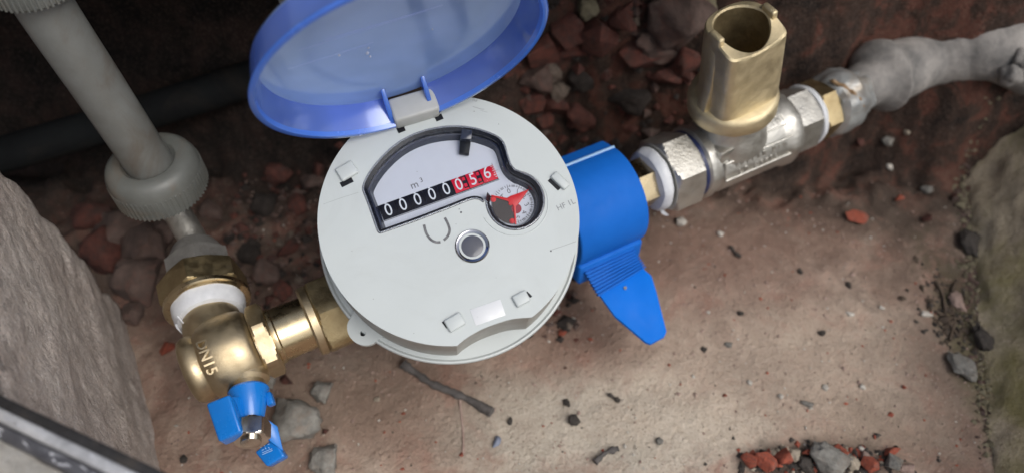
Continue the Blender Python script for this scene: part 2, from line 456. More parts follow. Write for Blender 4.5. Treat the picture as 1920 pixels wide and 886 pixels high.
def wall_patch(bm, A, Bv, z0, z1, nrm, nu, nv, amp, endfun=None, thick=8.0, lean=0.0):
    """rough wall face from A to Bv, with its top and its end returning to the back"""
    g = []
    for j in range(nv + 1):
        row = []
        for i in range(nu + 1):
            u, v = i / nu, j / nv
            p_ = A.lerp(Bv, u); z = z0 + (z1 - z0) * v
            if endfun: p_ = p_ + (Bv - A).normalized() * (endfun(z) * sstep(.6, 1, u))
            q_ = Vector((p_.x, p_.y, z)) - nrm * (lean * z)
            d = amp * fbm(q_.x * .35 + q_.y * .35, z * .4, 2, 5) + amp * .35 * fbm(q_.y * 1.4, z * 1.4, 9, 4)
            if i == nu: d -= .35
            row.append(bm.verts.new(q_ + nrm * d))
        g.append(row)
    for j in range(nv):
        for i in range(nu): bm.faces.new((g[j][i], g[j][i + 1], g[j + 1][i + 1], g[j + 1][i]))
    top = [bm.verts.new(v.co - nrm * thick) for v in g[-1]]
    for i in range(nu): bm.faces.new((g[-1][i], g[-1][i + 1], top[i + 1], top[i]))
    end = [bm.verts.new(g[j][nu].co - nrm * thick + (Bv - A).normalized() * (.8 * noise.noise(Vector((j * .2, 3, 1))))) for j in range(nv)] + [top[nu]]
    for j in range(nv): bm.faces.new((g[j][nu], end[j], end[j + 1], g[j + 1][nu]))
# left wall: plastered block, its broken end standing free of the rubble
A_, B_ = at_z(300, 886, 0), at_z(235, 585, 0)
dl = (B_ - A_).normalized(); nl = Vector((dl.y, -dl.x, 0))
bm = B()
wall_patch(bm, A_ - dl * 10, B_, -.5, 15.0, nl, 110, 100, .16, lambda z: -.10 * z - .6 * noise.noise(Vector((z * .5, 8, 2))))
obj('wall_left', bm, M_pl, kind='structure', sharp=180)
# right wall
A_, B_ = at_z(1868, 886, 0), at_z(1800, 220, 0)
dr = (B_ - A_).normalized(); nr = Vector((-dr.y, dr.x, 0))
bm = B()
wall_patch(bm, A_ - dr * 12, B_ + dr * 14, -.5, 9.5, nr, 100, 60, .4, lean=.75)
obj('wall_right', bm, M_pr, kind='structure', sharp=180)
# unseen overhang slab, its outline shaped to shade the back of the pit
bm = B()
prism(bm, [(-60, 16), (-19, 17), (-16, 20.6), (-4.5, 20.6), (-1, 22.4), (10.5, 23.0), (14, 27), (20, 29), (90, 28), (90, 90), (-60, 90)], 16.1, 22, Matrix.Identity(4), .3)
o = obj('shade_slab', bm, M_slab, kind='structure')

# ------------------------------------------------------------------ the meter
CF = at_d(844, 403, 25.0)
N = (RT * .073 + UP * .27 - FW * .96).normalized()
_u = at_p(924, 311, CF, N) - at_p(710, 384, CF, N)
UA = _u.normalized(); HA = N.cross(UA)
MF = frame(CF, UA, HA, N)
def f2(px, py, dz=0.0):
    v = at_p(px, py, CF + N * dz, N) - CF
    return (v.dot(UA), v.dot(HA))
def fpoly(pts, dz=0.0): return [f2(x, y, dz) for x, y in pts]
RF = 4.24
base = Vector((CF.x - N.x * 5, CF.y - N.y * 5, ZP))
meter = thing('water_meter', 'round white water meter with register digits and open blue lid', 'water meter', base)

def resample(poly, step):
    out = []
    n = len(poly)
    for i in range(n):
        a, b = Vector(poly[i]), Vector(poly[(i + 1) % n]); L = (b - a).length; k = max(1, int(L / step))
        out += [tuple(a.lerp(b, t / k)) for t in range(k)]
    return out
def smooth(poly, it=2, keep=.5):
    for _ in range(it):
        n = len(poly)
        poly = [tuple(Vector(poly[i]) * keep + (Vector(poly[i - 1]) + Vector(poly[(i + 1) % n])) * ((1 - keep) / 2)) for i in range(n)]
    return poly
def area(p): return .5 * sum(p[i - 1][0] * p[i][1] - p[i][0] * p[i - 1][1] for i in range(len(p)))
def inset(poly, d):
    s = 1 if area(poly) > 0 else -1; n = len(poly); out = []
    for i in range(n):
        a, b, c = Vector(poly[i - 1]), Vector(poly[i]), Vector(poly[(i + 1) % n])
        t = (c - a)
        if t.length < 1e-6: out.append(tuple(b)); continue
        t.normalize(); nn = Vector((-t.y, t.x)) * s
        out.append(tuple(b + nn * d))
    return out
dc, dcr = (966, 376), 57
arc = [(dc[0] + dcr * math.cos(a), dc[1] + dcr * .99 * math.sin(a)) for a in [R_(x) for x in range(-92, 196, 8)]]
win_px = [(709, 440), (690, 385), (677, 352), (683, 337), (694, 318), (710, 298), (729, 279), (750, 263), (775, 250), (803, 241), (832, 236), (862, 235), (892, 239), (920, 248), (940, 258), (947, 268), (953, 290), (960, 312)] + arc + [(907, 384), (899, 373), (885, 374), (840, 392), (780, 415)]
win = smooth(resample(fpoly(win_px), .08), 3)

# face plate: disc with the window cut out and the scallop at its lower edge
sc = [(857, 645), (873, 634), (900, 618), (930, 606), (962, 597), (997, 593)]
scu = fpoly(sc)
a0 = math.atan2(scu[0][1], scu[0][0]); a1 = math.atan2(scu[-1][1], scu[-1][0])
if a1 < a0: a1 += 2 * math.pi
outer = []
nseg = 150
for i in range(nseg + 1):
    a = a1 + (a0 + 2 * math.pi - a1) * i / nseg
    outer.append((RF * math.cos(a), RF * math.sin(a)))
outer += scu[1:-1] if False else []
sm = spline([Vector((x, y, 0)) for x, y in ([outer[-1]] + scu[1:-1] + [outer[0]])], 6)
outer += [(v.x, v.y) for v in sm[1:-1]]
def plate(bm, loops, h0, h1, M):
    fs = []
    tv = []
    for lp in loops:
        vs = [bm.verts.new(M @ Vector((x, y, h1))) for x, y in lp]; tv.append(vs)
        for i in range(len(vs)): bm.edges.new((vs[i - 1], vs[i]))
    bmesh.ops.triangle_fill(bm, edges=list(bm.edges), use_beauty=True)
    for lp, vs in zip(loops, tv):
        lo = [bm.verts.new(M @ Vector((x, y, h0))) for x, y in lp]
        for i in range(len(vs)): bm.faces.new((vs[i - 1], vs[i], lo[i], lo[i - 1]))
bm = B()
plate(bm, [outer, win], -.14, 0, MF)
# a small turned-down edge round the disc
face = obj('face_plate', bm, M_white, meter, sharp=50)
# side wall under the plate following its outline, flange, lower body
bm = B()
for k, (off, h) in enumerate([(.09, -.10), (.08, -.9), (.03, -1.7), (-.02, -2.32)]):
    lp = inset(outer, off)
    ring = [bm.verts.new(MF @ Vector((x, y, h))) for x, y in lp]
    if k:
        for i in range(len(ring)): bm.faces.new((prev[i - 1], prev[i], ring[i], ring[i - 1]))
    prev = ring
obj('side_wall', bm, M_white2, meter, sharp=40)
FL = -2.3
Mfl = MF @ TR(0, 0, FL)
bm = B(); lathe(bm, [(2.4, -.16), (4.48, -.16), (4.54, -.10), (4.56, .0), (4.53, .08), (4.47, .10), (4.40, .03), (2.4, .0)], Mfl, 128, closed=False)
obj('flange', bm, M_white, meter)
bm = B(); lathe(bm, [(4.2, FL - .1), (3.9, FL - .8), (3.5, FL - 1.1), (3.3, FL - 1.3), (3.2, FL - 3.2), (2.4, FL - 3.9), (0, FL - 4.0)], MF, 64, closed=False)
obj('lower_body', bm, M_brass, meter)
ec = f2(683, 617, FL)
bm = B()
ex = Vector((ec[0], ec[1], 0)); er = ex.normalized(); et = Vector((-er.y, er.x, 0))
ear = [ex + er * (.52 * math.cos(a)) + et * (.60 * math.sin(a)) for a in [R_(x) for x in range(-90, 91, 15)]]
ear = [ear[0] - er * 1.1 - et * .35] + ear + [ear[-1] - er * 1.1 + et * .35]
hc = f2(680.5, 624, FL + .1)
hole = [(hc[0] + .10 * math.cos(R_(a)), hc[1] + .10 * math.sin(R_(a))) for a in range(0, 360, 24)]
plate(bm, [[(v.x, v.y) for v in ear], hole], FL - .18, FL + .11, MF)
lug = obj('seal_lug', bm, M_white, meter)
bm = B(); lathe(bm, [(.105, FL - .10), (0, FL - .10)], MF @ TR(hc[0], hc[1]), 16, closed=False)
obj('lug_hole', bm, M_black, lug)

# window: dial plate, two-step bezel, drums, dial
bm = B(); plate(bm, [inset(win, -.03)], -.66, -.56, MF)
dial = obj('dial_plate', bm, M_dial, meter)
def band(rings, mat, name, parent, close_h=None):
    bm = B(); prev = None
    for lp, h in rings:
        r = [bm.verts.new(MF @ Vector((x, y, h))) for x, y in lp]
        if prev:
            for i in range(len(r)): bm.faces.new((prev[i - 1], prev[i], r[i], r[i - 1]))
        prev = r
    return obj(name, bm, mat, parent, sharp=25)
w1 = win; w2 = smooth(inset(win, .16), 2); w3 = smooth(inset(win, .22), 3); w4 = smooth(inset(win, .31), 4)
band([(w1, -.005), (w2, -.08), (w2, -.30)], M_navy, 'outer_bezel', meter)
band([(w2, -.30), (w3, -.31), (w4, -.56)], M_bezel2, 'inner_bezel', meter)
bm = B(); lp = inset(win, .035)
tube(bm, [MF @ Vector((x, y, .012)) for x, y in lp[::2]], .03, 8, close=True)
rim = Mt('clear_rim_plastic'); rim.set(col=(.62, .66, .72), rough=.06, trans=.75, ior=1.45)
obj('pane_rim', bm, rim.m, meter)
bm = B(); plate(bm, [inset(win, .04)], -.02, .03, MF)
obj('window_pane', bm, M_pane, meter)
# register strip: white-bordered slot with eight drums
DZ = -.56
c00, c10, c11, c01 = [Vector((*f2(x, y, DZ), 0)) for x, y in ((719.6, 412.6), (935, 334.7), (924.4, 311), (710, 384))]
ud = (c10 - c00).normalized(); vd = Vector((-ud.y, ud.x, 0))
Lw = ((c10 - c00).length + (c11 - c01).length) / 2; Hh = ((c01 - c00).length + (c11 - c10).length) / 2
MR = MF @ frame(Vector((c00.x, c00.y, DZ)), ud, vd, Vector((0, 0, 1)))
bm = B(); box(bm, -.01, Lw + .01, -.02, Hh, .0, .006, MR)
slot = obj('register_slot', bm, M_black, meter)
digits = '00000056'
pitch = Lw / 8
for k, ch in enumerate(digits):
    red = k >= 5
    x0 = k * pitch + .012; x1 = (k + 1) * pitch - (.018 if k != 7 else .0)
    bm = B()
    ns = 8; ring0 = []; ring1 = []
    for i in range(ns + 1):
        t = i / ns; y = Hh * (.01 + .98 * t); h = .012 + .055 * math.sin(math.pi * t)
        ring0.append((y, h))
    pl = [(y, h) for y, h in ring0]
    a = [bm.verts.new(MR @ Vector((x0, y, h))) for y, h in pl]; b = [bm.verts.new(MR @ Vector((x1, y, h))) for y, h in pl]
    c = [bm.verts.new(MR @ Vector((x0, y, .002))) for y, h in (pl[0], pl[-1])]; d = [bm.verts.new(MR @ Vector((x1, y, .002))) for y, h in (pl[0], pl[-1])]
    for i in range(ns): bm.faces.new((a[i], b[i], b[i + 1], a[i + 1]))
    bm.faces.new(a + [c[1], c[0]]); bm.faces.new(b + [d[1], d[0]])
    wh = obj('number_wheel', bm, M_red if red else M_drum, meter, sharp=30)
    if k in (5, 6):                                          # dark gap with gear teeth between red wheels
        bm = B(); box(bm, x1 - pitch * .30, x1 + .004, Hh * .12, Hh * .93, .02, .072, MR)
        obj('wheel_gap', bm, M_black, wh)
        bm = B()
        for s_ in (.18, .62): box(bm, x1 - pitch * .26, x1 - .03, Hh * s_, Hh * (s_ + .22), .05, .078, MR)
        obj('gear_tooth', bm, M_red, wh)
    dy = {6: .47, 7: .56}.get(k, .46)
    bm = text_bm(ch, .60, MR @ TR((x0 + x1) / 2 - (.05 if k == 7 else (.05 if k in (5, 6) else -.01)), Hh * dy, .070), .002, .86, .0)
    obj('digit', bm, M_digit, wh, smooth=None)
    bm = B(); box(bm, (x0 + x1) / 2 - .04, (x0 + x1) / 2 + .03, Hh * .95, Hh * 1.0, .02, .028, MR)
    obj('next_digit_edge', bm, M_digit, wh)
    if k == 7:
        bm = B()
        for i in range(6): box(bm, x1 - .10 if i % 2 else x1 - .07, x1 - .01, Hh * (.12 + .15 * i), Hh * (.12 + .15 * i) + .02, .062 if 1 < i < 5 else .05, .074, MR)
        obj('scale_mark', bm, M_digit, wh)
bm = B(); box(bm, -.03, Lw + .02, -.055, -.035, .0, .012, MR); obj('slot_line', bm, M_ink, meter)
bm = text_bm('m', .36, MF @ TR(*f2(777, 347, DZ), DZ + .004) @ RZ(math.atan2(ud.y, ud.x)), .001, 1, 0); obj('unit_letter', bm, M_ink, dial, smooth=None)
bm = text_bm('3', .24, MF @ TR(*f2(790, 338, DZ), DZ + .004) @ RZ(math.atan2(ud.y, ud.x)), .001, 1, 0); obj('unit_exponent', bm, M_ink, dial, smooth=None)
bm = B(); box(bm, Lw + .02, Lw + .10, Hh * .55, Hh * .57, .0, .006, MR); box(bm, Lw - .012, Lw, Hh, Hh + .07, .0, .006, MR); obj('index_line', bm, M_ink, dial)
# black peg hanging into the window from the upper bezel
bm = B(); hp = fpoly([(861, 287), (879, 290), (884, 258), (863, 256)], -.35); prism(bm, hp, -.5, -.30, MF, .02); obj('black_peg', bm, M_black, meter)
bm = B(); hp = fpoly([(863, 262), (884, 262), (887, 240), (866, 238)], -.1); prism(bm, hp, -.30, -.05, MF, .03)
obj('clear_peg', bm, M_bezel2, meter)
for x, y in ((788, 250), (956, 307), (698, 396)):
    bm = B(); c = f2(x, y, -.25); box(bm, c[0] - .05, c[0] + .05, c[1] - .04, c[1] + .04, -.32, -.24, MF, .01)
    obj('clear_stud', bm, M_digit, meter)

# round litre dial
ddz = DZ
cx, cy = f2(961.5, 383, ddz)
MD = MF @ TR(cx, cy, ddz)
RD = abs(f2(1003, 383, ddz)[0] - cx)
bm = B(); lathe(bm, [(RD * 1.02, 0), (RD * 1.02, .03), (0, .03)], MD, 64, closed=False)
ld = obj('litre_dial', bm, M_dial, meter)
a_zero = math.atan2(f2(951, 350, ddz)[1] - cy, f2(951, 350, ddz)[0] - cx)
bm = B()
for i in range(100):
    a = a_zero - 2 * math.pi * i / 100
    if i % 2 and False: continue
    L = .16 if i % 10 == 0 else (.11 if i % 5 == 0 else .085)
    if i % 2 == 0 or i % 5 == 0:
        Mx = MD @ RZ(a); box(bm, RD * .93 - L * .55, RD * .93 + (.05 if i % 10 == 0 else .03), -.009, .009, .03, .036, Mx)
tube(bm, [MD @ Vector((RD * .90 * math.cos(t), RD * .90 * math.sin(t), .032)) for t in [a_zero - 2 * math.pi * k / 90 for k in range(58)]], .005, 6)
obj('tick_ring', bm, M_ink, ld, smooth=None)
for i in range(10):
    if i in (6, 7, 8): continue
    a = a_zero - 2 * math.pi * i / 10
    rr = RD * .66
    bm = text_bm(str(i), .24, MD @ TR(rr * math.cos(a), rr * math.sin(a), .034) @ RZ(a - math.pi / 2 + R_(12) * 0 - (a - math.pi / 2) * .35), .001)
    obj('dial_number', bm, M_ink, ld, smooth=None)
bm = B()
def dpt(x, y): v = f2(x, y, ddz + .05); return (v[0] - cx, v[1] - cy)
secp = [dpt(920.5, 367.5), dpt(950, 375.5), dpt(961, 384), dpt(965.5, 420)]
aa0 = math.atan2(secp[-1][1], secp[-1][0]); aa1 = math.atan2(secp[0][1], secp[0][0])
while aa1 > aa0: aa1 -= 2 * math.pi
arcs = [(RD * 1.0 * math.cos(aa0 + (aa1 - aa0) * t / 16), RD * 1.0 * math.sin(aa0 + (aa1 - aa0) * t / 16)) for t in range(1, 16)]
prism(bm, secp + arcs, .045, .058, MD); obj('dial_mask', bm, M_sector, ld)
bm = B(); prism(bm, [dpt(991.8, 355.5), dpt(974.5, 380), dpt(967, 388), dpt(968.3, 421), dpt(965.6, 421), dpt(962, 386), dpt(951, 377.5), dpt(920.5, 368.6), dpt(921, 366.2), dpt(951, 372), dpt(957, 368), dpt(972, 363)], .075, .095, MD, .006); obj('needle', bm, M_redneedle, ld)
bm = B(); c = dpt(968.5, 391); lathe(bm, [(.17, .036), (.17, .06), (0, .06)], MD @ TR(*c), 32, closed=False); obj('needle_hub', bm, simple('dark_red_hub', (.30, .012, .03), None, .35), ld)
for x, y, r in ((925, 374, .07), (960.5, 414.5, .07), (957.2, 381.8, .055)):
    c = dpt(x, y); bm = B(); lathe(bm, [(r * 1.35, .058), (r * 1.35, .066), (r, .068), (r, .1), (0, .1)], MD @ TR(*c), 20, closed=False)
    obj('rivet', bm, M_redneedle, ld)
# dark well wall round the litre dial
bm = B(); pr = None
for t in range(-78, 200, 6):
    a = R_(t); o_ = f2(966 + 55 * math.cos(a), 377 + 55 * math.sin(a), -.2); wth = 43.5
    i_ = f2(961.8 + wth * math.cos(a), 382.5 + wth * math.sin(a), DZ)
    v1, v2 = bm.verts.new(MF @ Vector((*o_, -.2))), bm.verts.new(MF @ Vector((*i_, DZ + .045)))
    if pr: bm.faces.new((pr[0], v1, v2, pr[1]))
    pr = (v1, v2)
obj('dial_well', bm, M_navy, meter)
# raised rings round the litre dial
bm = B(); c = f2(964, 379); rr = .5 * abs(f2(1033, 379)[0] - f2(897, 379)[0])
tube(bm, [MF @ Vector((c[0] + rr * math.cos(R_(t)), c[1] + rr * math.sin(R_(t)), .0)) for t in range(-172, 62, 4)], .018, 8)
obj('moulded_ring', bm, M_white, meter)

# optical button
bc = f2(885.7, 461)
bm = B(); lathe(bm, [(.55, -.02), (.555, .03), (.52, .06), (.47, .045), (.43, .0), (.41, -.01)], MF @ TR(*bc), 64, closed=False)
bt = obj('button_rim', bm, M_chrome, meter)
bm = B(); lathe(bm, [(.42, -.012), (.30, .012), (.15, .022), (0, .025)], MF @ TR(*bc), 48, closed=False)
obj('button_lens', bm, M_lens, bt, sharp=60)
# curved slots
def strip(bm, pts, wd, h0, h1):
    pp = [Vector((*f2(x, y), 0)) for x, y in pts]; pp = spline(pp, 4)
    L, Rr = [], []
    for i, v in enumerate(pp):
        d = (pp[min(i + 1, len(pp) - 1)] - pp[max(i - 1, 0)]).normalized(); nn = Vector((-d.y, d.x, 0))
        L.append(v + nn * wd / 2); Rr.append(v - nn * wd / 2)
    for i in range(len(pp) - 1):
        quad = [L[i], L[i + 1], Rr[i + 1], Rr[i]]
        a = [bm.verts.new(MF @ Vector((v.x, v.y, h1))) for v in quad]; bm.faces.new(a)
bm = B(); strip(bm, [(795, 421), (799, 436), (807, 448), (817, 453.5), (826, 453.5)], .085, 0, .006)
obj('curved_slot', bm, M_slot, meter, smooth=None)
bm = B(); strip(bm, [(834, 408), (840, 420), (843, 432), (839, 443), (832, 450)], .085, 0, .006)
obj('curved_slot', bm, M_slot, meter, smooth=None)
for x, y, r in ((864.5, 398, .035), (861, 392, .02), (855, 420, .012), (1033, 470, .03), (935, 233, .015), (889, 209, .018), (782, 322, .012), (700, 560, .014), (776, 624, .012), (930, 520, .010), (660, 470, .012)):
    bm = B(); c = f2(x, y); lathe(bm, [(r, .004), (r * .6, .008), (0, .008)], MF @ TR(*c), 9, closed=False)
    obj('speck', bm, M_slot, meter, smooth=None)
for pts, wd in (([(1034, 468), (1058, 460), (1080, 452)], .012), ([(606, 383), (640, 371), (672, 361)], .008), ([(886, 200), (903, 205), (908, 205)], .014), ([(900, 207), (914, 211)], .008)):
    bm = B(); strip(bm, pts, wd, 0, .004); obj('scratch', bm, M_ink2, meter, smooth=None)
bm = text_bm('HF 1L', .27, MF @ TR(*f2(1061, 384), .003) @ RZ(R_(4)), .002, 1.0); obj('moulded_lettering', bm, M_ink2, meter, smooth=None)
bm = text_bm('1U', .15, MF @ TR(*f2(890, 188), .003) @ RZ(R_(-28)), .001, 1.0); obj('printed_mark', bm, M_ink2, meter, smooth=None)

# four moulded clips with their dark slots
def clip(c_px, wd, ht, rot, slot_px, slot_w, slot_h, srot):
    c = f2(*c_px); bm = B()
    box(bm, -wd / 2, wd / 2, -ht / 2, ht / 2, -.02, .13, MF @ TR(*c) @ RZ(R_(rot)), .06, 3)
    o = obj('moulded_clip', bm, M_white, meter)
    s = f2(*slot_px); bm = B()
    box(bm, -slot_w / 2, slot_w / 2, -slot_h / 2, slot_h / 2, -.02, .006, MF @ TR(*s) @ RZ(R_(srot)))
    obj('clip_slot', bm, M_black, o)
clip((651, 322), .62, .50, 12, (650, 342), .42, .18, 8)
clip((1050, 340), .30, .66, 24, (1039, 346), .13, .48, 24)
clip((853, 604), .58, .44, 10, (834, 608), .06, .24, 16)
clip((977, 560), .50, .40, 8, (991.5, 551.5), .08, .22, 24)
bm = B(); prism(bm, fpoly([(881, 580), (938, 560), (948, 590), (892, 610)]), .001, .010, MF, .004)
obj('blank_label', bm, M_label, meter)

# hinge block
h0, h1 = [Vector((*f2(x, y), 0)) for x, y in ((743, 243), (826, 218))]
hu = (h1 - h0).normalized(); hv = Vector((-hu.y, hu.x, 0)); hw = (h1 - h0).length
MHB = MF @ frame(h0, hu, hv, Vector((0, 0, 1)))
bm = B(); box(bm, 0, hw, 0, .85, -.05, .62, MHB, .10, 3)
hinge = obj('hinge_block', bm, simple('hinge_plastic', (.41, .42, .41), (.38, .39, .37), .45), meter)
for px in ((752, 243), (823, 221)):
    s = f2(*px); bm = B(); box(bm, -.13, .13, -.10, .10, -.02, .012, MF @ TR(*s) @ RZ(R_(4)))
    obj('hinge_slot', bm, M_black, hinge)

# lid, thrown open on its hinge
PHI = R_(87.5); RL = 4.31
WL = -HA * math.cos(PHI) + N * math.sin(PHI)
CL = -N * math.cos(PHI) - HA * math.sin(PHI)            # the hollow side looks back at the reader
LC = at_d(759, 123, 21.5)
ML = frame(LC, UA, CL.cross(UA), CL)                     # z = hollow side
DEP = 1.0
bm = B(); lathe(bm, [(0, -DEP - .14), (RL - .60, -DEP - .14), (RL - .36, -DEP - .06), (RL - .30, -DEP + .05), (RL - .44, -DEP + .08), (RL - .62, -DEP), (0, -DEP)], ML, 128, closed=False)
lid = obj('lid', bm, M_lid, meter, sharp=60)
hx0 = (at_p(776, 230, CF, N) - LC).dot(UA)
def notch(bm, hw=.66):                                  # the rim is cut away at the hinge
    Mi = ML.inverted(); kill = []
    for f in bm.faces:
        v = Mi @ f.calc_center_median()
        if v.y < 0 and abs(v.x - hx0) < hw: kill.append(f)
    bmesh.ops.delete(bm, geom=kill, context='FACES')
bm = B(); lathe(bm, [(RL - .30, -DEP + .05), (RL - .08, -.12), (RL - .21, -.12), (RL - .42, -DEP + .18), (RL - .44, -DEP + .08)], ML, 256, closed=False); notch(bm)
obj('lid_wall', bm, M_lidwall, lid, sharp=50)
bm = B(); lathe(bm, [(RL - .08, -.12), (RL, -.06), (RL + .01, -.01), (RL - .02, .03), (RL - .16, .02), (RL - .21, -.12)], ML, 256, closed=False); notch(bm)
obj('lid_rim', bm, M_lidrim, lid, sharp=60)
def lid2(px, py, dz):
    v = at_p(px, py, LC + CL * dz, CL) - LC
    return Vector((v.dot(UA), v.dot(CL.cross(UA)), dz))
for sx in (-1, 1):
    x = hx0 + sx * .68; yb = -math.sqrt(RL * RL - x * x)
    pts = [ML @ Vector((x, yb + 1.0, -DEP + .01)), ML @ Vector((x, yb + .75, -.62)), ML @ Vector((x, yb + .10, .02)), ML @ Vector((x, yb - .30, -.05)), ML @ Vector((x, yb - .30, -.50)), ML @ Vector((x, yb + .25, -DEP + .01))]
    bm = B(); hexa(bm, [v - UA * .075 for v in pts], UA * .15, .03)
    obj('lid_lug', bm, M_lidrim, lid)
yb = -math.sqrt(RL * RL - hx0 * hx0)
bm = B(); tube(bm, [ML @ Vector((hx0 - .62, yb + .12, -.45)), ML @ Vector((hx0 + .62, yb + .12, -.45))], .15, 16); obj('hinge_pin', bm, M_lidwall, lid)
bm = B()
for (x0, y0, x1, y1) in ((560, 95, 800, 20), (610, 75, 830, 10), (540, 130, 700, 80)):
    a, b = lid2(x0, y0, -DEP + .004), lid2(x1, y1, -DEP + .004)
    tube(bm, [ML @ a, ML @ b], .004, 6)
obj('lid_scratch', bm, simple('scratch_haze', (.45, .58, .95), None, .6), lid)
for (px, py, rr) in ((636, 104, .07), (689, 100, .10), (691, 90, .05), (811, 55, .05), (694, 106, .06)):
    bm = B(); v = lid2(px, py, -DEP + .005); lathe(bm, [(rr, 0), (rr * .6, .02), (0, .022)], ML @ TR(v.x, v.y, v.z), 9, closed=False, wob=.05, ell=(.5, 1), seed=px)
    obj('water_speck', bm, simple('water_speck', (.6, .68, .85), None, .3), lid)

# ------------------------------------------------------------------ blue seal clip on the right-hand union
def beta_frame(px): return frame(on_axis(px), Q, Z, P)       # x = towards the viewer, y = up, z = along the pipe
seal = thing('seal_clip', 'bright blue plastic seal clip with ribbed hanging tag on right of meter', 'seal clip', Vector((on_axis(1140).x, on_axis(1140).y, 0)))
def ring_poly(fun, n=72): return [(fun(2 * math.pi * i / n) * math.cos(2 * math.pi * i / n), fun(2 * math.pi * i / n) * math.sin(2 * math.pi * i / n)) for i in range(n)]
def shell(a):
    d = math.degrees(a) % 360
    r = 2.12
    if 112 < d < 165: r = 2.12 / math.cos(R_(abs(d - 112) - 0)) if d < 135 else 2.12 / math.cos(R_(23)) * (1 - .012 * (d - 135))
    if 165 <= d < 300: r = 2.0
    return r
M0 = frame(on_axis(1040), Q, Z, P)
L1 = T(1163) - T(1040)
bm = B(); prism(bm, ring_poly(shell), 0, L1, M0, .10, 3); obj('shell', bm, M_blue, seal, sharp=24)
bm = B()
ra = R_(113); rd = Vector((math.cos(ra), math.sin(ra)))
c0 = rd * 2.08
box(bm, c0.x - .05, c0.x + .07, c0.y - .06, c0.y + .10, .0, L1 - .02, M0, .03); obj('shell_ridge', bm, M_print, seal)
bm = B()
box(bm, 1.2, 2.10, -2.05, -.85, .0, L1 - .10, M0, .15, 3); obj('lower_skirt', bm, M_blue, seal)
# ribbed strip
zt, zb = 4.7, 3.95
rq = [at_z(1094, 503, zt), at_z(1184, 464, zt), at_z(1208, 503, zb), at_z(1124, 555, zb)]
nn = (rq[1] - rq[0]).cross(rq[3] - rq[0]).normalized()
if nn.z < 0: nn = -nn
bm = B(); hexa(bm, rq, nn * -.16, .02); rib_base = obj('ribbed_strip', bm, M_blue, seal)
for i in range(9):
    t0, t1 = (i + .2) / 9, (i + .72) / 9
    a, b, c, d = rq[0].lerp(rq[3], t0), rq[1].lerp(rq[2], t0), rq[1].lerp(rq[2], t1), rq[0].lerp(rq[3], t1)
    e = (b - a).normalized() * .07
    bm = B(); hexa(bm, [a - e + nn * .10, b + e + nn * .10, c + e + nn * .10, d - e + nn * .10], nn * -.2, .02); obj('rib', bm, M_blue, rib_base)
tq = [at_z(1122, 549, 3.97), at_z(1204, 500, 3.97), at_z(1222, 516, 3.8), at_z(1231, 545, 3.6), at_z(1250, 620, 2.9), at_z(1246, 630, 2.85), at_z(1220, 644, 2.75), at_z(1211, 641, 2.75), at_z(1153, 592, 3.5)]
bm = B(); hexa(bm, tq, Vector((0, .03, -.18)), .04); obj('tag_tongue', bm, M_blue2, seal)
bm = B(); lathe(bm, [(.07, 0), (.07, .03), (0, .035)], axis_frame(at_z(1172, 539, 3.84), nn), 12, closed=False); obj('tag_pip', bm, M_slot, seal)

# ------------------------------------------------------------------ left: angle valve, couplings, riser
def AX(px): return frame(on_axis(px), Q, Z, P)
def AL(bm, pts, seg=56, **k):
    """lathe about the pipe line; pts are (photo column, radius)"""
    lathe(bm, [(r, T(x)) for x, r in pts], frame(PA, Q, Z, P), seg, closed=False, **k)
av = thing('angle_valve', 'cast brass angle valve with blue butterfly handle left of meter', 'valve', Vector((on_axis(430).x, on_axis(430).y, 0)))
bm = B()
AL(bm, [(349, 0), (350, .95), (354, 1.12), (362, 1.20), (376, 1.22), (383, 1.16), (386, 1.20), (394, 1.36), (410, 1.46), (430, 1.49), (455, 1.46), (470, 1.38), (480, 1.24), (484, 0)], 64, wob=.02)
obj('body', bm, M_brass, av, sharp=60)
bm = B(); hexnut(bm, frame(PA, Q, Z, P), 1.42, T(482), T(512), R_(20), .1); obj('body_hex', bm, M_brass, av, sharp=20)
bm = B(); AL(bm, [(505, .2), (505, 1.02), (508, 1.05), (520, 1.05), (523, 1.0), (584, .99), (588, .99), (588, .2)]); obj('turned_sleeve', bm, M_brassp, av)
un = thing('union_nut', 'large hexagonal brass union nut joining sleeve to meter', 'nut', Vector((on_axis(640).x, on_axis(640).y, 0)))
bm = B(); AL(bm, [(577, .9), (578, 1.24), (581, 1.31), (593, 1.32), (595, 1.28), (595, .9)]); obj('collar', bm, M_brass, un)
bm = B(); hexnut(bm, frame(PA, Q, Z, P), 1.50, T(595), T(690), R_(2), .08); obj('hex_body', bm, M_brassd, un, sharp=20)
sh = at_z(611, 651, 5.1)
bm = B(); box(bm, -.17, .17, -.14, .14, -.2, .17, axis_frame(sh, Q * .6 + Z * .35 - P * .4), .03); lug2 = obj('seal_lug', bm, M_brass, un)
bm = B(); lathe(bm, [(.06, .172), (0, .172)], axis_frame(sh, Q * .6 + Z * .35 - P * .4), 12, closed=False); obj('lug_hole', bm, M_black, lug2)
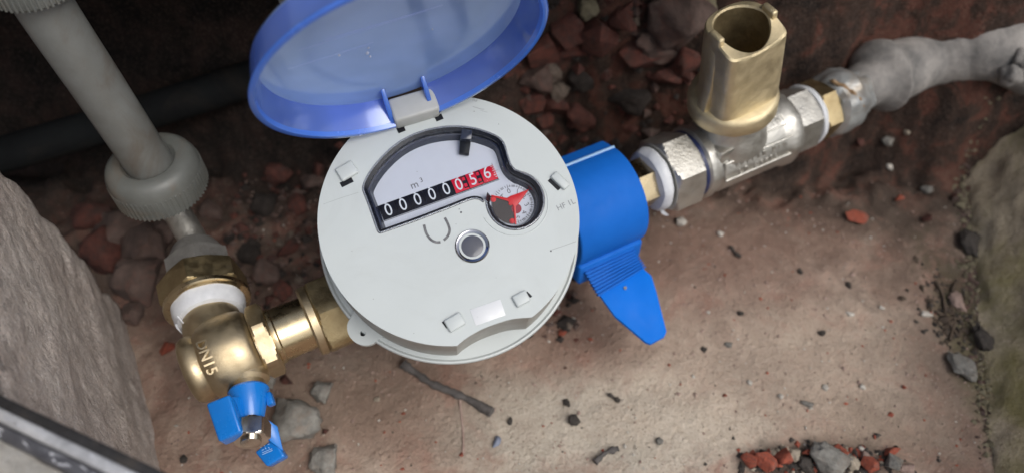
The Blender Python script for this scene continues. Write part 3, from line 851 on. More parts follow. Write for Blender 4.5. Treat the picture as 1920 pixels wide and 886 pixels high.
# outlet branch, running level towards the back of the pit
b0, b1 = at_z(408, 648, ZP), at_z(366, 468, ZP)
BD = (b1 - b0).normalized()
MV = axis_frame(b0, BD)
def K(py):                                   # distance along the branch for a photo row
    lo, hi = -2.0, 9.0
    for _ in range(40):
        mid = (lo + hi) / 2; v = b0 + BD * mid - CAM
        if 443 - F * v.dot(UP) / v.dot(FW) > py: lo = mid
        else: hi = mid
    return lo
VX = b1
bm = B(); lathe(bm, [(1.05, 0), (1.06, .9), (1.02, 1.2), (1.0, K(585)), (.9, K(585))], MV, 48, closed=True); obj('branch', bm, M_brass, av, sharp=60)
bm = text_bm('DN15', .50, frame(on_axis(400) + (Q * .76 + Z * .66).normalized() * 1.40, (Q * .66 - Z * .76).normalized(), P, (Q * .76 + Z * .66).normalized()) @ TR(-.62, 0, -.02), .07, 1.0, .008)
# wrap the letters round the barrel
ax = on_axis(400)
for v in bm.verts:
    d = v.co - ax; t = d.dot(P); rad = d - P * t
    arcx = rad.dot((Q * .66 - Z * .76).normalized()); hgt = rad.dot((Q * .76 + Z * .66).normalized())
    a = arcx / 1.42
    c, s = (Q * .76 + Z * .66).normalized(), (Q * .66 - Z * .76).normalized()
    v.co = ax + P * t + (c * math.cos(a) + s * math.sin(a)) * (hgt + .02)
obj('raised_lettering', bm, M_brass, av)
# handle
hd = thing_handle = None
st0 = on_axis(459)
SV = (Q + Vector((-.22, 0, -.05))).normalized()
MS = axis_frame(st0, SV)
bm = B(); lathe(bm, [(.85, .6), (.74, 1.30), (.60, 1.42), (.55, 1.9), (.3, 1.9)], MS, 40); obj('stem_boss', bm, M_brass, av)
bm = B(); lathe(bm, [(.3, 1.6), (.66, 1.62), (.70, 1.70), (.66, 1.85), (.42, 2.80), (.38, 2.86), (.1, 2.86)], MS, 40)
hub = obj('handle', bm, M_handle, av)
def lim(px, py, D): return at_d(px, py, D)
def DK(k): return (st0 + SV * k - CAM).dot(FW)
Dw, Dh, Dl = DK(2.3) - 1.0, DK(2.3) - .1, DK(2.6) + .45
top = [lim(385, 755, Dw), lim(430, 737, Dw), lim(453, 808, Dw - .35), lim(409, 827, Dw - .35)]
bm = B(); hexa(bm, top, Vector((.02, .10, -.62)), .10, 4); obj('handle_wing', bm, M_handle, hub)
a_ = [lim(424, 742, Dw + .15), lim(466, 742, Dh), lim(474, 796, Dh - .2), lim(447, 808, Dw - .2)]
bm = B(); hexa(bm, a_, Vector((-.08, .12, -.36)), .06, 2); obj('handle_arm', bm, M_handle, hub)
top = [lim(477, 846, Dl), lim(513, 820, Dl), lim(534, 854, Dl - .2), lim(500, 874, Dl - .2)]
bm = B(); hexa(bm, top, Vector((.02, .15, -.5)), .08, 4); wing2 = obj('handle_wing', bm, M_handle, hub)
a_ = [lim(488, 775, Dh + .05), lim(521, 798, Dl - .1), lim(532, 846, Dl - .1), lim(500, 822, Dh + .1)]
bm = B(); hexa(bm, a_, Vector((-.12, .12, -.30)), .06, 2); obj('handle_arm', bm, M_handle, hub)
top = [lim(496, 737, Dh + .3), lim(506, 731, Dh + .3), lim(513, 754, Dh + .1), lim(500, 760, Dh + .1)]
bm = B(); hexa(bm, top, Vector((0, .1, -.4)), .06, 2); obj('handle_stop', bm, M_handle, hub)
# printed marks on the lower wing
wn_ = [lim(477, 846, Dl), lim(513, 820, Dl), lim(534, 854, Dl - .2)]
wnn = (wn_[1] - wn_[0]).cross(wn_[2] - wn_[0]).normalized()
if wnn.dot(CAM - wn_[0]) < 0: wnn = -wnn
bm = B()
for (x0, y0, x1, y1) in ((492, 851, 511, 843), (492, 847.5, 510, 840), (491, 843, 495, 841.5), (497, 838, 499, 841), (503, 837, 505, 839.5), (488, 838, 491, 837), (494, 833, 497, 835), (502, 832, 505, 831)):
    a, b = at_p(x0, y0, wn_[0] + wnn * .012, wnn), at_p(x1, y1, wn_[0] + wnn * .012, wnn)
    tube(bm, [a, b], .012, 6)
obj('printed_mark', bm, M_print, wing2)
MN = axis_frame(st0 + SV * 2.95, (SV + Vector((-.10, 0, .10))).normalized())
bm = B(); hexnut(bm, MN, .64, -.10, .56, R_(14), .08); lathe(bm, [(.34, .55), (.34, .66), (.24, .69), (0, .69)], MN, 24, closed=False); obj('handle_nut', bm, M_bright, av, sharp=20)

# threaded fittings above the branch
cp = thing('pipe_coupling', 'brass and galvanised coupling wound with white tape above angle valve', 'coupling', Vector((VX.x, VX.y, 0)))
k0, k1 = K(594), K(572)
bm = B(); lathe(bm, [(.98, k0 - .12), (1.16, k0 - .06), (1.27, k0 + .12), (1.33, k1 - .1), (1.34, k1 + .1), (1.0, k1 + .2)], MV, 64, wob=.07, seed=4); obj('thread_tape', bm, M_tape, cp)
bm = B()
rnd = random.Random(5)
for k in range(9):
    a = R_(-50 + k * 22) + math.pi
    c0_ = MV @ Vector((1.2 * math.cos(a), 1.2 * math.sin(a), k0 - .02))
    if c0_.z < ZP + .2: continue
    tube(bm, [c0_, c0_ - BD * .15 + Vector((rnd.uniform(-.1, .1), 0, -.05)), c0_ - BD * (.2 + .25 * rnd.random()) + Vector((rnd.uniform(-.25, .25), 0, -.14))], [.045, .03, .008], 5)
obj('tape_fray', bm, M_tape, cp)
k0, k1 = K(574), K(524)
bm = B(); lathe(bm, [(1.15, k0 - .02), (1.46, k0), (1.54, k0 + .06), (1.56, k0 + .20), (1.5, k0 + .27), (1.0, k0 + .28)], MV, 64); obj('brass_lip', bm, M_brassp, cp)
bm = B(); hexnut(bm, MV, 1.64, k0 + .24, k1, R_(-8), .10); obj('brass_nut', bm, M_brassd, cp, sharp=20)
k0, k1 = K(525), K(466)
bm = B(); lathe(bm, [(1.0, k0 - .02), (1.28, k0 - .02), (1.33, k0 + .03), (1.27, k0 + .10), (1.0, k0 + .12)], MV, 48, wob=.08, seed=9); obj('upper_tape', bm, M_tape, cp)
bm = B(); hexnut(bm, MV, 1.30, k0 + .03, k0 + (k1 - k0) * .6, R_(8), .1); lathe(bm, [(1.08, k0 + (k1 - k0) * .55), (1.04, k0 + (k1 - k0) * .75), (.85, k1), (.4, k1 + .1)], MV, 48); obj('steel_nut', bm, M_steel, cp, sharp=25)
e0_ = b0 + BD * (k1 - .1)
YC = Vector((0, e0_.y + 1.6, 0))
def colp(px, py): return at_p(px, py, YC, Vector((0, 1, 0)))
g0, g1 = colp(306, 352), colp(277, 300)
GD = (g1 - g0).normalized(); L = (g1 - g0).length; Mc = axis_frame(g0, GD)
bm = B(); tube(bm, spline([e0_, e0_ + BD * .6, g0 - GD * 1.2, g0 + GD * .2], 6), .54, 24); obj('steel_neck', bm, M_nickel, cp)
rp = thing('riser_pipe', 'upright dusty grey plastic pipe with ribbed grey collars', 'pipe', Vector((g0.x, g0.y, 0)))
CR = 1.72
bm = B(); lathe(bm, [(.9, -.05), (CR * .93, .0), (CR * .98, .07), (CR, L * .60), (CR * .985, L * .74), (CR * .93, L * .90), (CR * .83, L * 1.0), (CR * .70, L * 1.03), (CR * .58, L * 1.0), (.84, L * .88)], Mc, 96)
cl_ = obj('collar', bm, M_grey2, rp)
for k in range(60):
    a = 2 * math.pi * k / 60
    bm = B(); box(bm, CR * .97, CR * 1.014, -.036, .036, .05, L * .62, Mc @ RZ(a), .012, 1); obj('grip_rib', bm, M_grey2, cl_)
t0, t1, t2 = g0 + GD * L * .8, colp(70, -10), colp(-30, -190)
bm = B(); tube(bm, spline([t0, t0.lerp(t1, .5), t1, t2], 8), .84, 48); obj('pipe', bm, M_grey, rp, sharp=60)
u0, u1 = colp(66, -20), colp(20, -110)
Mc = axis_frame(u0, u1 - u0); L = (u1 - u0).length
bm = B(); lathe(bm, [(.8, 0), (1.16, .02), (1.22, .10), (1.25, L), (.9, L + .1)], Mc, 72); c2 = obj('collar', bm, M_grey2, rp)
for k in range(48):
    bm = B(); box(bm, 1.20, 1.275, -.04, .04, .05, L, Mc @ RZ(2 * math.pi * k / 48), .015, 1); obj('grip_rib', bm, M_grey2, c2)
# dark waste pipe lying across the back
d0, d1 = at_z(-90, 318, 4.0), at_z(560, 120, 6.2)
dp = thing('dark_pipe', 'dark plastic pipe crossing the shadow behind the grey riser', 'pipe', Vector((d0.x, d0.y, 0)))
bm = B(); tube(bm, spline([d0, d0.lerp(d1, .5) + Vector((0, 0, -.1)), d1, d1 + (d1 - d0) * .4], 6), .85, 32); obj('pipe', bm, M_dark, dp)

# ------------------------------------------------------------------ right: nipple, ball valve, key, union, lagged pipe
bv = thing('ball_valve', 'nickel plated ball valve with raised lettering and brass key right of clip', 'valve', Vector((on_axis(1380).x, on_axis(1380).y, 0)))
MP = frame(PA, Q, Z, P)
bm = B(); hexnut(bm, MP, 1.08, T(1180), T(1216), R_(8), .08); obj('brass_nipple', bm, M_brassp, bv, sharp=20)
bm = B(); AL(bm, [(1209, .8), (1212, 1.26), (1217, 1.36), (1224, 1.40), (1229, 1.34), (1231, .9)], 64, wob=.10, seed=2); obj('thread_tape', bm, M_tape, bv)
bm = B(); rnd = random.Random(8)
for k in range(3):
    b0 = PA + P * T(1222) + (Q * .75 - Z * (.75 + .1 * k)).normalized() * 1.32
    tube(bm, [b0, b0 + Vector((.05 + .1 * k, -.18, -.12)), b0 + Vector((.22 + .1 * k, -.30, -.16))], [.06, .045, .01], 5)
obj('tape_fray', bm, M_tape, bv)
bm = B(); hexnut(bm, MP, 1.72, T(1232), T(1284), R_(38), .12); obj('hex_end', bm, M_nickel, bv, sharp=18)
bm = B(); AL(bm, [(1283, 1.2), (1284, 1.50), (1291, 1.50), (1292, 1.2)]); obj('sealant_ring', bm, M_seal, bv)
# barrel: eight softened flats
def oct_(a, r, k=.35):
    d = (math.degrees(a) - 35) % 45 - 22.5
    return r * ((1 - k) + k * math.cos(R_(22.5)) / math.cos(R_(22.5 - abs(d))))
bm = B(); prev = None
for x, r in ((1289, 1.1), (1290, 1.52), (1294, 1.64), (1304, 1.66), (1312, 1.56), (1320, 1.60), (1425, 1.62), (1432, 1.60), (1438, 1.72), (1452, 1.74), (1460, 1.62), (1462, 1.2)):
    ring = [bm.verts.new(MP @ Vector((oct_(2 * math.pi * i / 96, r) * math.cos(2 * math.pi * i / 96), oct_(2 * math.pi * i / 96, r) * math.sin(2 * math.pi * i / 96), T(x)))) for i in range(96)]
    if prev:
        for i in range(96): bm.faces.new((prev[i - 1], prev[i], ring[i], ring[i - 1]))
    prev = ring
obj('barrel', bm, M_nickel, bv, sharp=40)
bm = B(); hexnut(bm, MP, 1.50, T(1460), T(1504), R_(38), .12); obj('hex_end', bm, M_nickel, bv, sharp=18)
def panel(beta, r, x0, x1, hw, rows):
    c = Q * math.cos(R_(beta)) + Z * math.sin(R_(beta)); t = -Q * math.sin(R_(beta)) + Z * math.cos(R_(beta))
    M = frame(PA + P * T(x0) + c * r, P, t, c); L = T(x1) - T(x0)
    bm = B()
    pts = [(0, -hw), (L, -hw), (L, hw), (0, hw)]
    tube(bm, [M @ Vector((x, y, .0)) for x, y in resample(pts, .15)], .045, 8, close=True)
    fr = obj('panel_border', bm, M_nickel, bv)
    rnd = random.Random(int(beta) + 3)
    for y, w_ in rows:
        x = .25 + (L * (1 - w_)) / 2
        while x < L - .25 - (L * (1 - w_)) / 2:
            k = rnd.uniform(.12, .22)
            bm = B()
            for s_ in range(rnd.choice((1, 2, 2))):
                box(bm, x + s_ * k * .5, x + s_ * k * .5 + .065, y - .12, y + .12, -.05, .055, M, .02, 1)
            box(bm, x, x + k * .7, y + rnd.choice((-.1, 0, .08)) - .03, y + rnd.choice((-.1, 0, .08)) + .05, -.05, .05, M, .015, 1)
            obj('raised_mark', bm, M_nickel, fr)
            x += k + .12 + (.2 if rnd.random() < .15 else 0)
panel(62, 1.575, 1316, 1432, .24, ((0, .95),))
panel(18, 1.575, 1316, 1438, .42, ((.19, .85), (-.2, .75)))
kb = on_axis(1362)
ktop = at_p(1391, 45, kb, Q)
KD = (ktop - kb).normalized(); KL = (ktop - kb).length
KX = (P - KD * P.dot(KD)).normalized(); KY = KD.cross(KX)
if KY.dot(Q) < 0: KX, KY = KX, KY
MK = frame(kb, KX, KY, KD)
bm = B(); lathe(bm, [(1.62, .9), (1.55, 1.35), (1.36, 1.75), (1.24, 2.05), (1.20, 2.75), (.3, 2.8)], MK, 48); obj('stem_boss', bm, M_nickel, bv)
bm = B(); box(bm, -1.35, -.6, -1.25, -.6, 1.0, 1.70, MK, .1); obj('stop_lug', bm, M_nickel, bv)
key = thing('valve_key', 'cast brass square valve key with round open socket standing on ball valve', 'valve key', kb + Z * 2.8)
FB = 2.72
bm = B(); lathe(bm, [(1.2, FB), (1.70, FB + .02), (1.78, FB + .12), (1.79, FB + .66), (1.74, FB + .80), (1.60, FB + .90), (1.2, FB + .92)], MK, 72, wob=.03); obj('flange', bm, M_key, key, sharp=40)
def sock(a, hx, hf, hb, n):
    """square towards the viewer (local -y), round at the back"""
    c, s_ = math.cos(a), math.sin(a)
    if s_ < 0: return (abs(c / hx) ** n + abs(s_ / hf) ** n) ** (-1 / n)
    return (abs(c / hx) ** 2.4 + abs(s_ / hb) ** 2.4) ** (-1 / 2.4)
bm = B(); prev = None
nb = 120
prof = [(FB + .6, 1.62, 1.50, 1.5, 2.6), (FB + .84, 1.50, 1.36, 1.4, 3.5), (FB + 1.05, 1.37, 1.26, 1.28, 7.0), (5.0, 1.33, 1.20, 1.22, 9.0), (KL - .25, 1.29, 1.16, 1.19, 9.0), (KL - .08, 1.28, 1.15, 1.18, 9.0), (KL, 1.23, 1.10, 1.13, 8.0)]
def dipf(a, h): return (.50 * max(0, -math.sin(a)) ** 1.5 + .04 * max(0, math.sin(a))) * sstep(4.4, KL, h)
for h, hx, hf, hk, n in prof:
    ring = []
    for i in range(nb):
        a = 2 * math.pi * i / nb; r = sock(a, hx, hf, hk, n)
        ring.append(bm.verts.new(MK @ Vector((r * math.cos(a), r * math.sin(a), h - dipf(a, h)))))
    if prev:
        for i in range(nb): bm.faces.new((prev[i - 1], prev[i], ring[i], ring[i - 1]))
    prev = ring
def bore_ring(bm, h, r):
    return [bm.verts.new(MK @ Vector((r * math.cos(2 * math.pi * i / nb), r * math.sin(2 * math.pi * i / nb), h - dipf(2 * math.pi * i / nb, h)))) for i in range(nb)]
for h, r in ((KL, 1.05), (KL - .08, 1.0)):
    ring = bore_ring(bm, h, r)
    for i in range(nb): bm.faces.new((prev[i - 1], prev[i], ring[i], ring[i - 1]))
    prev = ring
obj('socket', bm, M_key, key, sharp=28)
bm = B(); prev = None
for h, r in ((KL - .08, 1.0), (KL - .9, .985), (KL - 2.6, .97), (KL - 2.7, .5)):
    ring = bore_ring(bm, h, r)
    if prev:
        for i in range(nb): bm.faces.new((prev[i - 1], prev[i], ring[i], ring[i - 1]))
    prev = ring
bm.faces.new(prev)
obj('bore', bm, M_bore, key, sharp=50)
for s_ in (-1, 1):
    bm = B()
    box(bm, s_ * 1.16 - .13, s_ * 1.16 + .13, -.42, .26, KL - 1.0, KL + .20, MK, .09, 3); obj('ear', bm, M_key, key)
    bm = B()
    pl = [(s_ * 1.15, FB + .5), (s_ * 1.70, FB + .5), (s_ * 1.60, FB + 1.1), (s_ * 1.42, FB + 1.9), (s_ * 1.28, KL - .3), (s_ * 1.15, KL - .3)]
    prism(bm, pl, -.20, .30, MK @ Matrix(((1, 0, 0, 0), (0, 0, -1, 0), (0, 1, 0, 0), (0, 0, 0, 1))), .08, 2); obj('fin', bm, M_key, key)

pu = thing('pipe_union', 'brass union nut and foil wrapped collar right of ball valve', 'union', Vector((on_axis(1550).x, on_axis(1550).y, 0)))
bm = B(); AL(bm, [(1503, .9), (1504, 1.38), (1508, 1.42), (1512, 1.36), (1513, .9)], 48, wob=.05); obj('thread_tape', bm, M_tape, pu)
bm = B(); hexnut(bm, MP, 1.42, T(1512), T(1541), R_(15), .1); obj('brass_nut', bm, M_brassd, pu, sharp=20)
bm = B(); AL(bm, [(1539, .9), (1541, 1.25), (1548, 1.45), (1562, 1.50), (1576, 1.46), (1590, 1.30), (1602, 1.05), (1612, .95)], 64, wob=.22, seed=6); obj('foil_collar', bm, M_foil, pu)
for k, (b_, s0, s1) in enumerate(((58, 1542, 1572),)):
    bm = B()
    pts = []
    for i in range(14):
        u = i / 13; be = R_(b_ + 40 - 70 * u); c = Q * math.cos(be) + Z * math.sin(be)
        pts.append(PA + P * (T(s0) + (T(s1) - T(s0)) * u) + c * (1.46 + .05 * math.sin(i * 2)))
    tube(bm, pts, [.03] + [.10] * 12 + [.03], 8, wob=.5); obj('brown_binding', bm, M_rust, pu)
sp = thing('supply_pipe', 'thick mortar crusted grey pipe with bulging joint running into right wall', 'pipe', Vector((on_axis(1650).x, on_axis(1650).y, 0)))
def onr(px, py): return at_z(px, py, ZP)
ctr = [onr(1596, 172), onr(1625, 158), onr(1650, 143), onr(1680, 133), onr(1740, 113), at_z(1800, 97, 6.2), at_z(1850, 92, 6.6), at_z(1890, 98, 6.6), at_z(1940, 125, 5.6)]
rads = [.92, 1.12, 1.76, 1.45, 1.30, 1.48, 1.52, 1.48, 1.40]
per = 7; pts = spline(ctr, per); rr = []
for i in range(len(pts)):
    u = i / per; k = min(int(u), len(rads) - 2); t = u - k; t = t * t * (3 - 2 * t); rr.append(rads[k] * (1 - t) + rads[k + 1] * t)
bm = B(); tube(bm, pts, rr, 48, wob=.05, seed=3); obj('pipe', bm, M_lag, sp, sharp=180)
for k, (px, py, z, r) in enumerate(((1882, 34, 7.6, .55), (1902, 52, 7.4, .5), (1910, 75, 7.6, .45), (1895, 140, 6.6, .5), (1872, 36, 7.4, .35), (1915, 110, 7.2, .5))):
    bm = B(); bmesh.ops.create_icosphere(bm, subdivisions=3, radius=1)
    c = at_z(px, py, z)
    for v in bm.verts:
        v.co = c + v.co * r * (1 + .45 * noise.noise(v.co * 1.6 + Vector((k * 7, 0, 0))))
    obj('mortar_crust', bm, M_lag, sp, sharp=180)

# ------------------------------------------------------------------ the steel frame of the pit cover at the lower left, mortar outside it
zf = 13.5
e0, e1 = at_z(-120, 684, zf), at_z(420, 938, zf)
ed = (e1 - e0).normalized(); en = Vector((ed.y, -ed.x, 0))          # en points out of the pit, towards the viewer
fr = thing('cover_frame', 'scuffed steel cover frame with black seal along lower left edge', 'frame', e0)
MFm = frame(e0, ed, en, Z); LF = (e1 - e0).length
bm = B(); box(bm, 0, LF, -.02, .22, -.5, .02, MFm, .06); obj('rubber_seal', bm, simple('black_rubber', (.02, .019, .02), (.012, .011, .011), .7, bump=.6, bscale=600, dirt=((.10, .08, .06), .5)), fr)
M_frame = simple('scuffed_paint_steel', (.56, .57, .58), (.36, .365, .38), .4, .2, 90, .4, 400, dirt=((.05, .05, .06), .7))
M_framed = simple('black_paint_steel', (.10, .10, .11), (.05, .05, .058), .35, 0, 120, .3, 500, dirt=((.42, .43, .46), .9))
bm = B(); box(bm, 0, LF, .22, .50, -.9, .03, MFm, .09, 3); obj('flange', bm, M_frame, fr)
bm = B(); box(bm, 0, LF, .505, .82, -.9, -.06, MFm, .10, 3); obj('lower_lip', bm, M_framed, fr)
rnd = random.Random(4)
M_flake = simple('paint_flake', (.50, .51, .53), (.36, .37, .4), .5)
for k in range(34):
    x = LF * rnd.uniform(.12, .75); y = rnd.choice((rnd.uniform(.30, .44), rnd.uniform(.60, .75))); bm = B()
    l_ = rnd.uniform(.05, .16); w_ = rnd.uniform(.012, .03)
    prism(bm, [(-l_, -w_), (0, -w_ * 1.4), (l_, w_ * .3), (l_ * .3, w_), (-l_ * .6, w_ * .8)], .0, .012, MFm @ TR(x, y, .031 if y < .5 else -.059) @ RZ(rnd.uniform(-.25, .45))); obj('paint_flake', bm, M_flake, fr)
bm = B()
g = []
for j in range(24):
    row = []
    for i in range(70):
        x = LF * i / 69; y = .74 + j * .22 + .14 * noise.noise(Vector((x * 1.2, 3, j * .1))) * (1 if j == 0 else .3)
        row.append(bm.verts.new(MFm @ Vector((x, y + .25 * sstep(LF * .40, LF * .62, x), -.25 + .36 * sstep(0, 2, j) + .12 * fbm(x, y, 5)))))
    g.append(row)
for j in range(23):
    for i in range(69): bm.faces.new((g[j][i], g[j][i + 1], g[j + 1][i + 1], g[j + 1][i]))
o = obj('mortar_bed', bm, plaster('pale_mortar', (.66, .62, .56), (.76, .73, .67), (.82, .80, .76)), loc=e0, kind='structure', sharp=180)

# ------------------------------------------------------------------ loose stones, brick chips and twigs
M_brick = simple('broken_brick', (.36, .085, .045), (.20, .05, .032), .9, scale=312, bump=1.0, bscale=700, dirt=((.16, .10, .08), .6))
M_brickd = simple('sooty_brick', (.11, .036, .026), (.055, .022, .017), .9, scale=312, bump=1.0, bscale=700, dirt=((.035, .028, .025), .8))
M_pink = simple('pink_mortar', (.36, .27, .23), (.24, .165, .14), .9, scale=286, bump=1.0, bscale=700)
M_stone = simple('grey_stone', (.24, .235, .215), (.13, .126, .114), .9, scale=264, bump=1.0, bscale=700, dirt=((.20, .145, .11), .8))
M_beige = simple('beige_stone', (.42, .365, .29), (.28, .235, .18), .85, scale=330, bump=1.0, bscale=700)
M_pale = simple('pale_chip', (.50, .475, .43), (.36, .335, .295), .7, scale=200)
M_char = simple('black_crumb', (.060, .050, .043), (.030, .026, .023), .8, scale=360, bump=1.0, bscale=700)
M_olive = simple('olive_rock', (.20, .175, .115), (.13, .115, .075), .9, scale=264, bump=1.0, bscale=700)
M_bluec = simple('blue_grey_chip', (.20, .23, .30), (.14, .16, .22), .6)
M_bark = simple('grey_bark', (.115, .105, .10), (.06, .055, .053), .85, scale=300, bump=.8, bscale=700)
M_brown = simple('brown_stem', (.10, .072, .05), (.055, .04, .03), .85, scale=300, bump=.6, bscale=700)
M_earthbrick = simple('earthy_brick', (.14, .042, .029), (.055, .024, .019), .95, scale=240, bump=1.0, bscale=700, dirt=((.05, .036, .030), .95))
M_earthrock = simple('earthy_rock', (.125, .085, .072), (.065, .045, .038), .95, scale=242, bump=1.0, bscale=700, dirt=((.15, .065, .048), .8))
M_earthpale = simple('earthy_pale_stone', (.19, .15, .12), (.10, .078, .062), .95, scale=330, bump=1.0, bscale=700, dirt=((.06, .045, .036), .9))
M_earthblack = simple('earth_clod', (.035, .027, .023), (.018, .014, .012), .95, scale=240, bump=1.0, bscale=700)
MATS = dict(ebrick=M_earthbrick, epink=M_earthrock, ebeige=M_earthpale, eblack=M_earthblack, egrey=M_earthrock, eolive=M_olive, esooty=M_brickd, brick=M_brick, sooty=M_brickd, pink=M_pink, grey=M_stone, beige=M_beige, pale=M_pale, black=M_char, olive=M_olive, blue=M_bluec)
rocks = []
def rock_mesh(seed, n, round_):
    r = random.Random(seed); bm = B()
    for _ in range(n):
        v = Vector((r.gauss(0, 1), r.gauss(0, 1), r.gauss(0, 1))).normalized() * r.uniform(.8, 1.0); bm.verts.new(v)
    res = bmesh.ops.convex_hull(bm, input=list(bm.verts))
    bmesh.ops.delete(bm, geom=[v for v in bm.verts if not v.link_faces], context='VERTS')
    if round_ < .1: bmesh.ops.bevel(bm, geom=list(bm.edges), offset=round_, segments=1, affect='EDGES', clamp_overlap=True)
    else:
        bmesh.ops.triangulate(bm, faces=bm.faces)
        bmesh.ops.subdivide_edges(bm, edges=list(bm.edges), cuts=3, smooth=.06, use_grid_fill=True)
        for v in bm.verts: v.co *= 1 + .26 * noise.noise(v.co * 2.2 + Vector((seed, 0, 0))) + .14 * noise.noise(v.co * 4.5 + Vector((0, seed, 0))) + .07 * noise.noise(v.co * 10 + Vector((seed, 0, 3)))
    bmesh.ops.recalc_face_normals(bm, faces=bm.faces)
    for v in bm.verts: v.co *= S
    return bm
def mk(seed, n, rd, sharp):
    bm = rock_mesh(seed, n, rd); me = bpy.data.meshes.new('rock'); bm.to_mesh(me); bm.free(); me.shade_smooth(); me.set_sharp_from_angle(angle=R_(sharp)); return me
MESH = {}
def rmesh(kind, mat, seed):
    k = (kind, mat, seed % 5)
    if k not in MESH:
        me = mk(hash((kind == 'chip', seed % 5)) % 9973 + seed % 5, 11 if kind == 'chip' else 22, .05 if kind == 'chip' else .14, 30 if kind == 'chip' else 70)
        me.materials.append(MATS[mat]); MESH[k] = me
    return MESH[k]
_n = [0]
def stone(name, px, py, wpx, hpx, mat, label, cat, kind='rock', rot=0, thick=.5, sink=.35, group=None, lift=0.0, at=None):
    """a stone whose picture is about wpx by hpx pixels"""
    c = at or hit(px, py); D = (c - CAM).dot(FW); sx = wpx / 2 / F * D; sy = hpx / 2 / F * D * 1.12
    _n[0] += 1
    me = rmesh(kind, mat, _n[0] * 7 + int(px))
    o = bpy.data.objects.new(name, me); COL.objects.link(o)
    sz = min(sx, sy) * (thick / .5) * .9
    o.scale = (sx, sy, sz)
    o.location = (c + Z * (sz * (1 - sink) * .9 - .0 + lift)) * S
    o.rotation_euler = (random.Random(_n[0]).uniform(-.2, .2), random.Random(_n[0] + 50).uniform(-.2, .2), R_(rot))
    return tag(o, label, cat, group)
FLT = 'loose bits scattered on the pit floor'
stone('brick_chip', 1053, 626, 22, 18, 'brick', 'small red brick chip on the floor just left of the blue tag tip', 'brick chip', 'chip', 20, group=FLT)
stone('brick_chip', 1107, 636, 15, 11, 'brick', 'tiny orange brick crumb right under the blue tag, beside a red chip', 'brick chip', 'chip', 0, group=FLT)
stone('brick_chip', 1606, 410, 56, 38, 'brick', 'flat red brick flake lying alone on the dark floor below the lagged pipe', 'brick chip', 'chip', -20, .25, .2, group=FLT)
stone('brick_chip', 1683, 376, 24, 20, 'brick', 'small dull red chip upper right of the flat red flake', 'brick chip', 'chip', 30, group=FLT)
stone('brick_chip', 1738, 414, 30, 24, 'sooty', 'dark red brick bit near the foot of the mossy right wall', 'brick chip', 'chip', 10, group=FLT)
stone('brick_chip', 1610, 270, 24, 18, 'sooty', 'small dark red chip in the shadow right of the ball valve', 'brick chip', 'chip', 50, group=FLT)
stone('brick_chip', 1359, 742, 12, 10, 'brick', 'orange crumb alone on the pale floor above the rubble pocket', 'brick chip', 'chip', 0, group=FLT)
stone('brick_chip', 1694, 726, 11, 11, 'brick', 'orange crumb below the leaf litter near the right wall', 'brick chip', 'chip', 0, group=FLT)
stone('brick_chip', 1790, 370, 18, 14, 'sooty', 'dark red crumb tucked against the right wall foot', 'brick chip', 'chip', 0, group=FLT)
stone('brick_chip', 318, 657, 40, 34, 'brick', 'red brick lump between left wall and brass end cap', 'brick chip', 'chip', 40, .5, group=FLT)
stone('brick_chip', 612, 808, 22, 14, 'sooty', 'dull red crumb beside the big grey lump at lower left', 'brick chip', 'chip', 15, group=FLT)
stone('brick_chip', 540, 716, 44, 22, 'sooty', 'dark red brick sliver on floor under the turned brass sleeve', 'brick chip', 'chip', -30, group=FLT)
stone('brick_chip', 757, 776, 12, 9, 'brick', 'tiny orange crumb left of the grey twig', 'brick chip', 'chip', 0, group=FLT)
stone('brick_chip', 1060, 690, 10, 8, 'sooty', 'small dull red crumb below the meter right of the twig', 'brick chip', 'chip', 0, group=FLT)
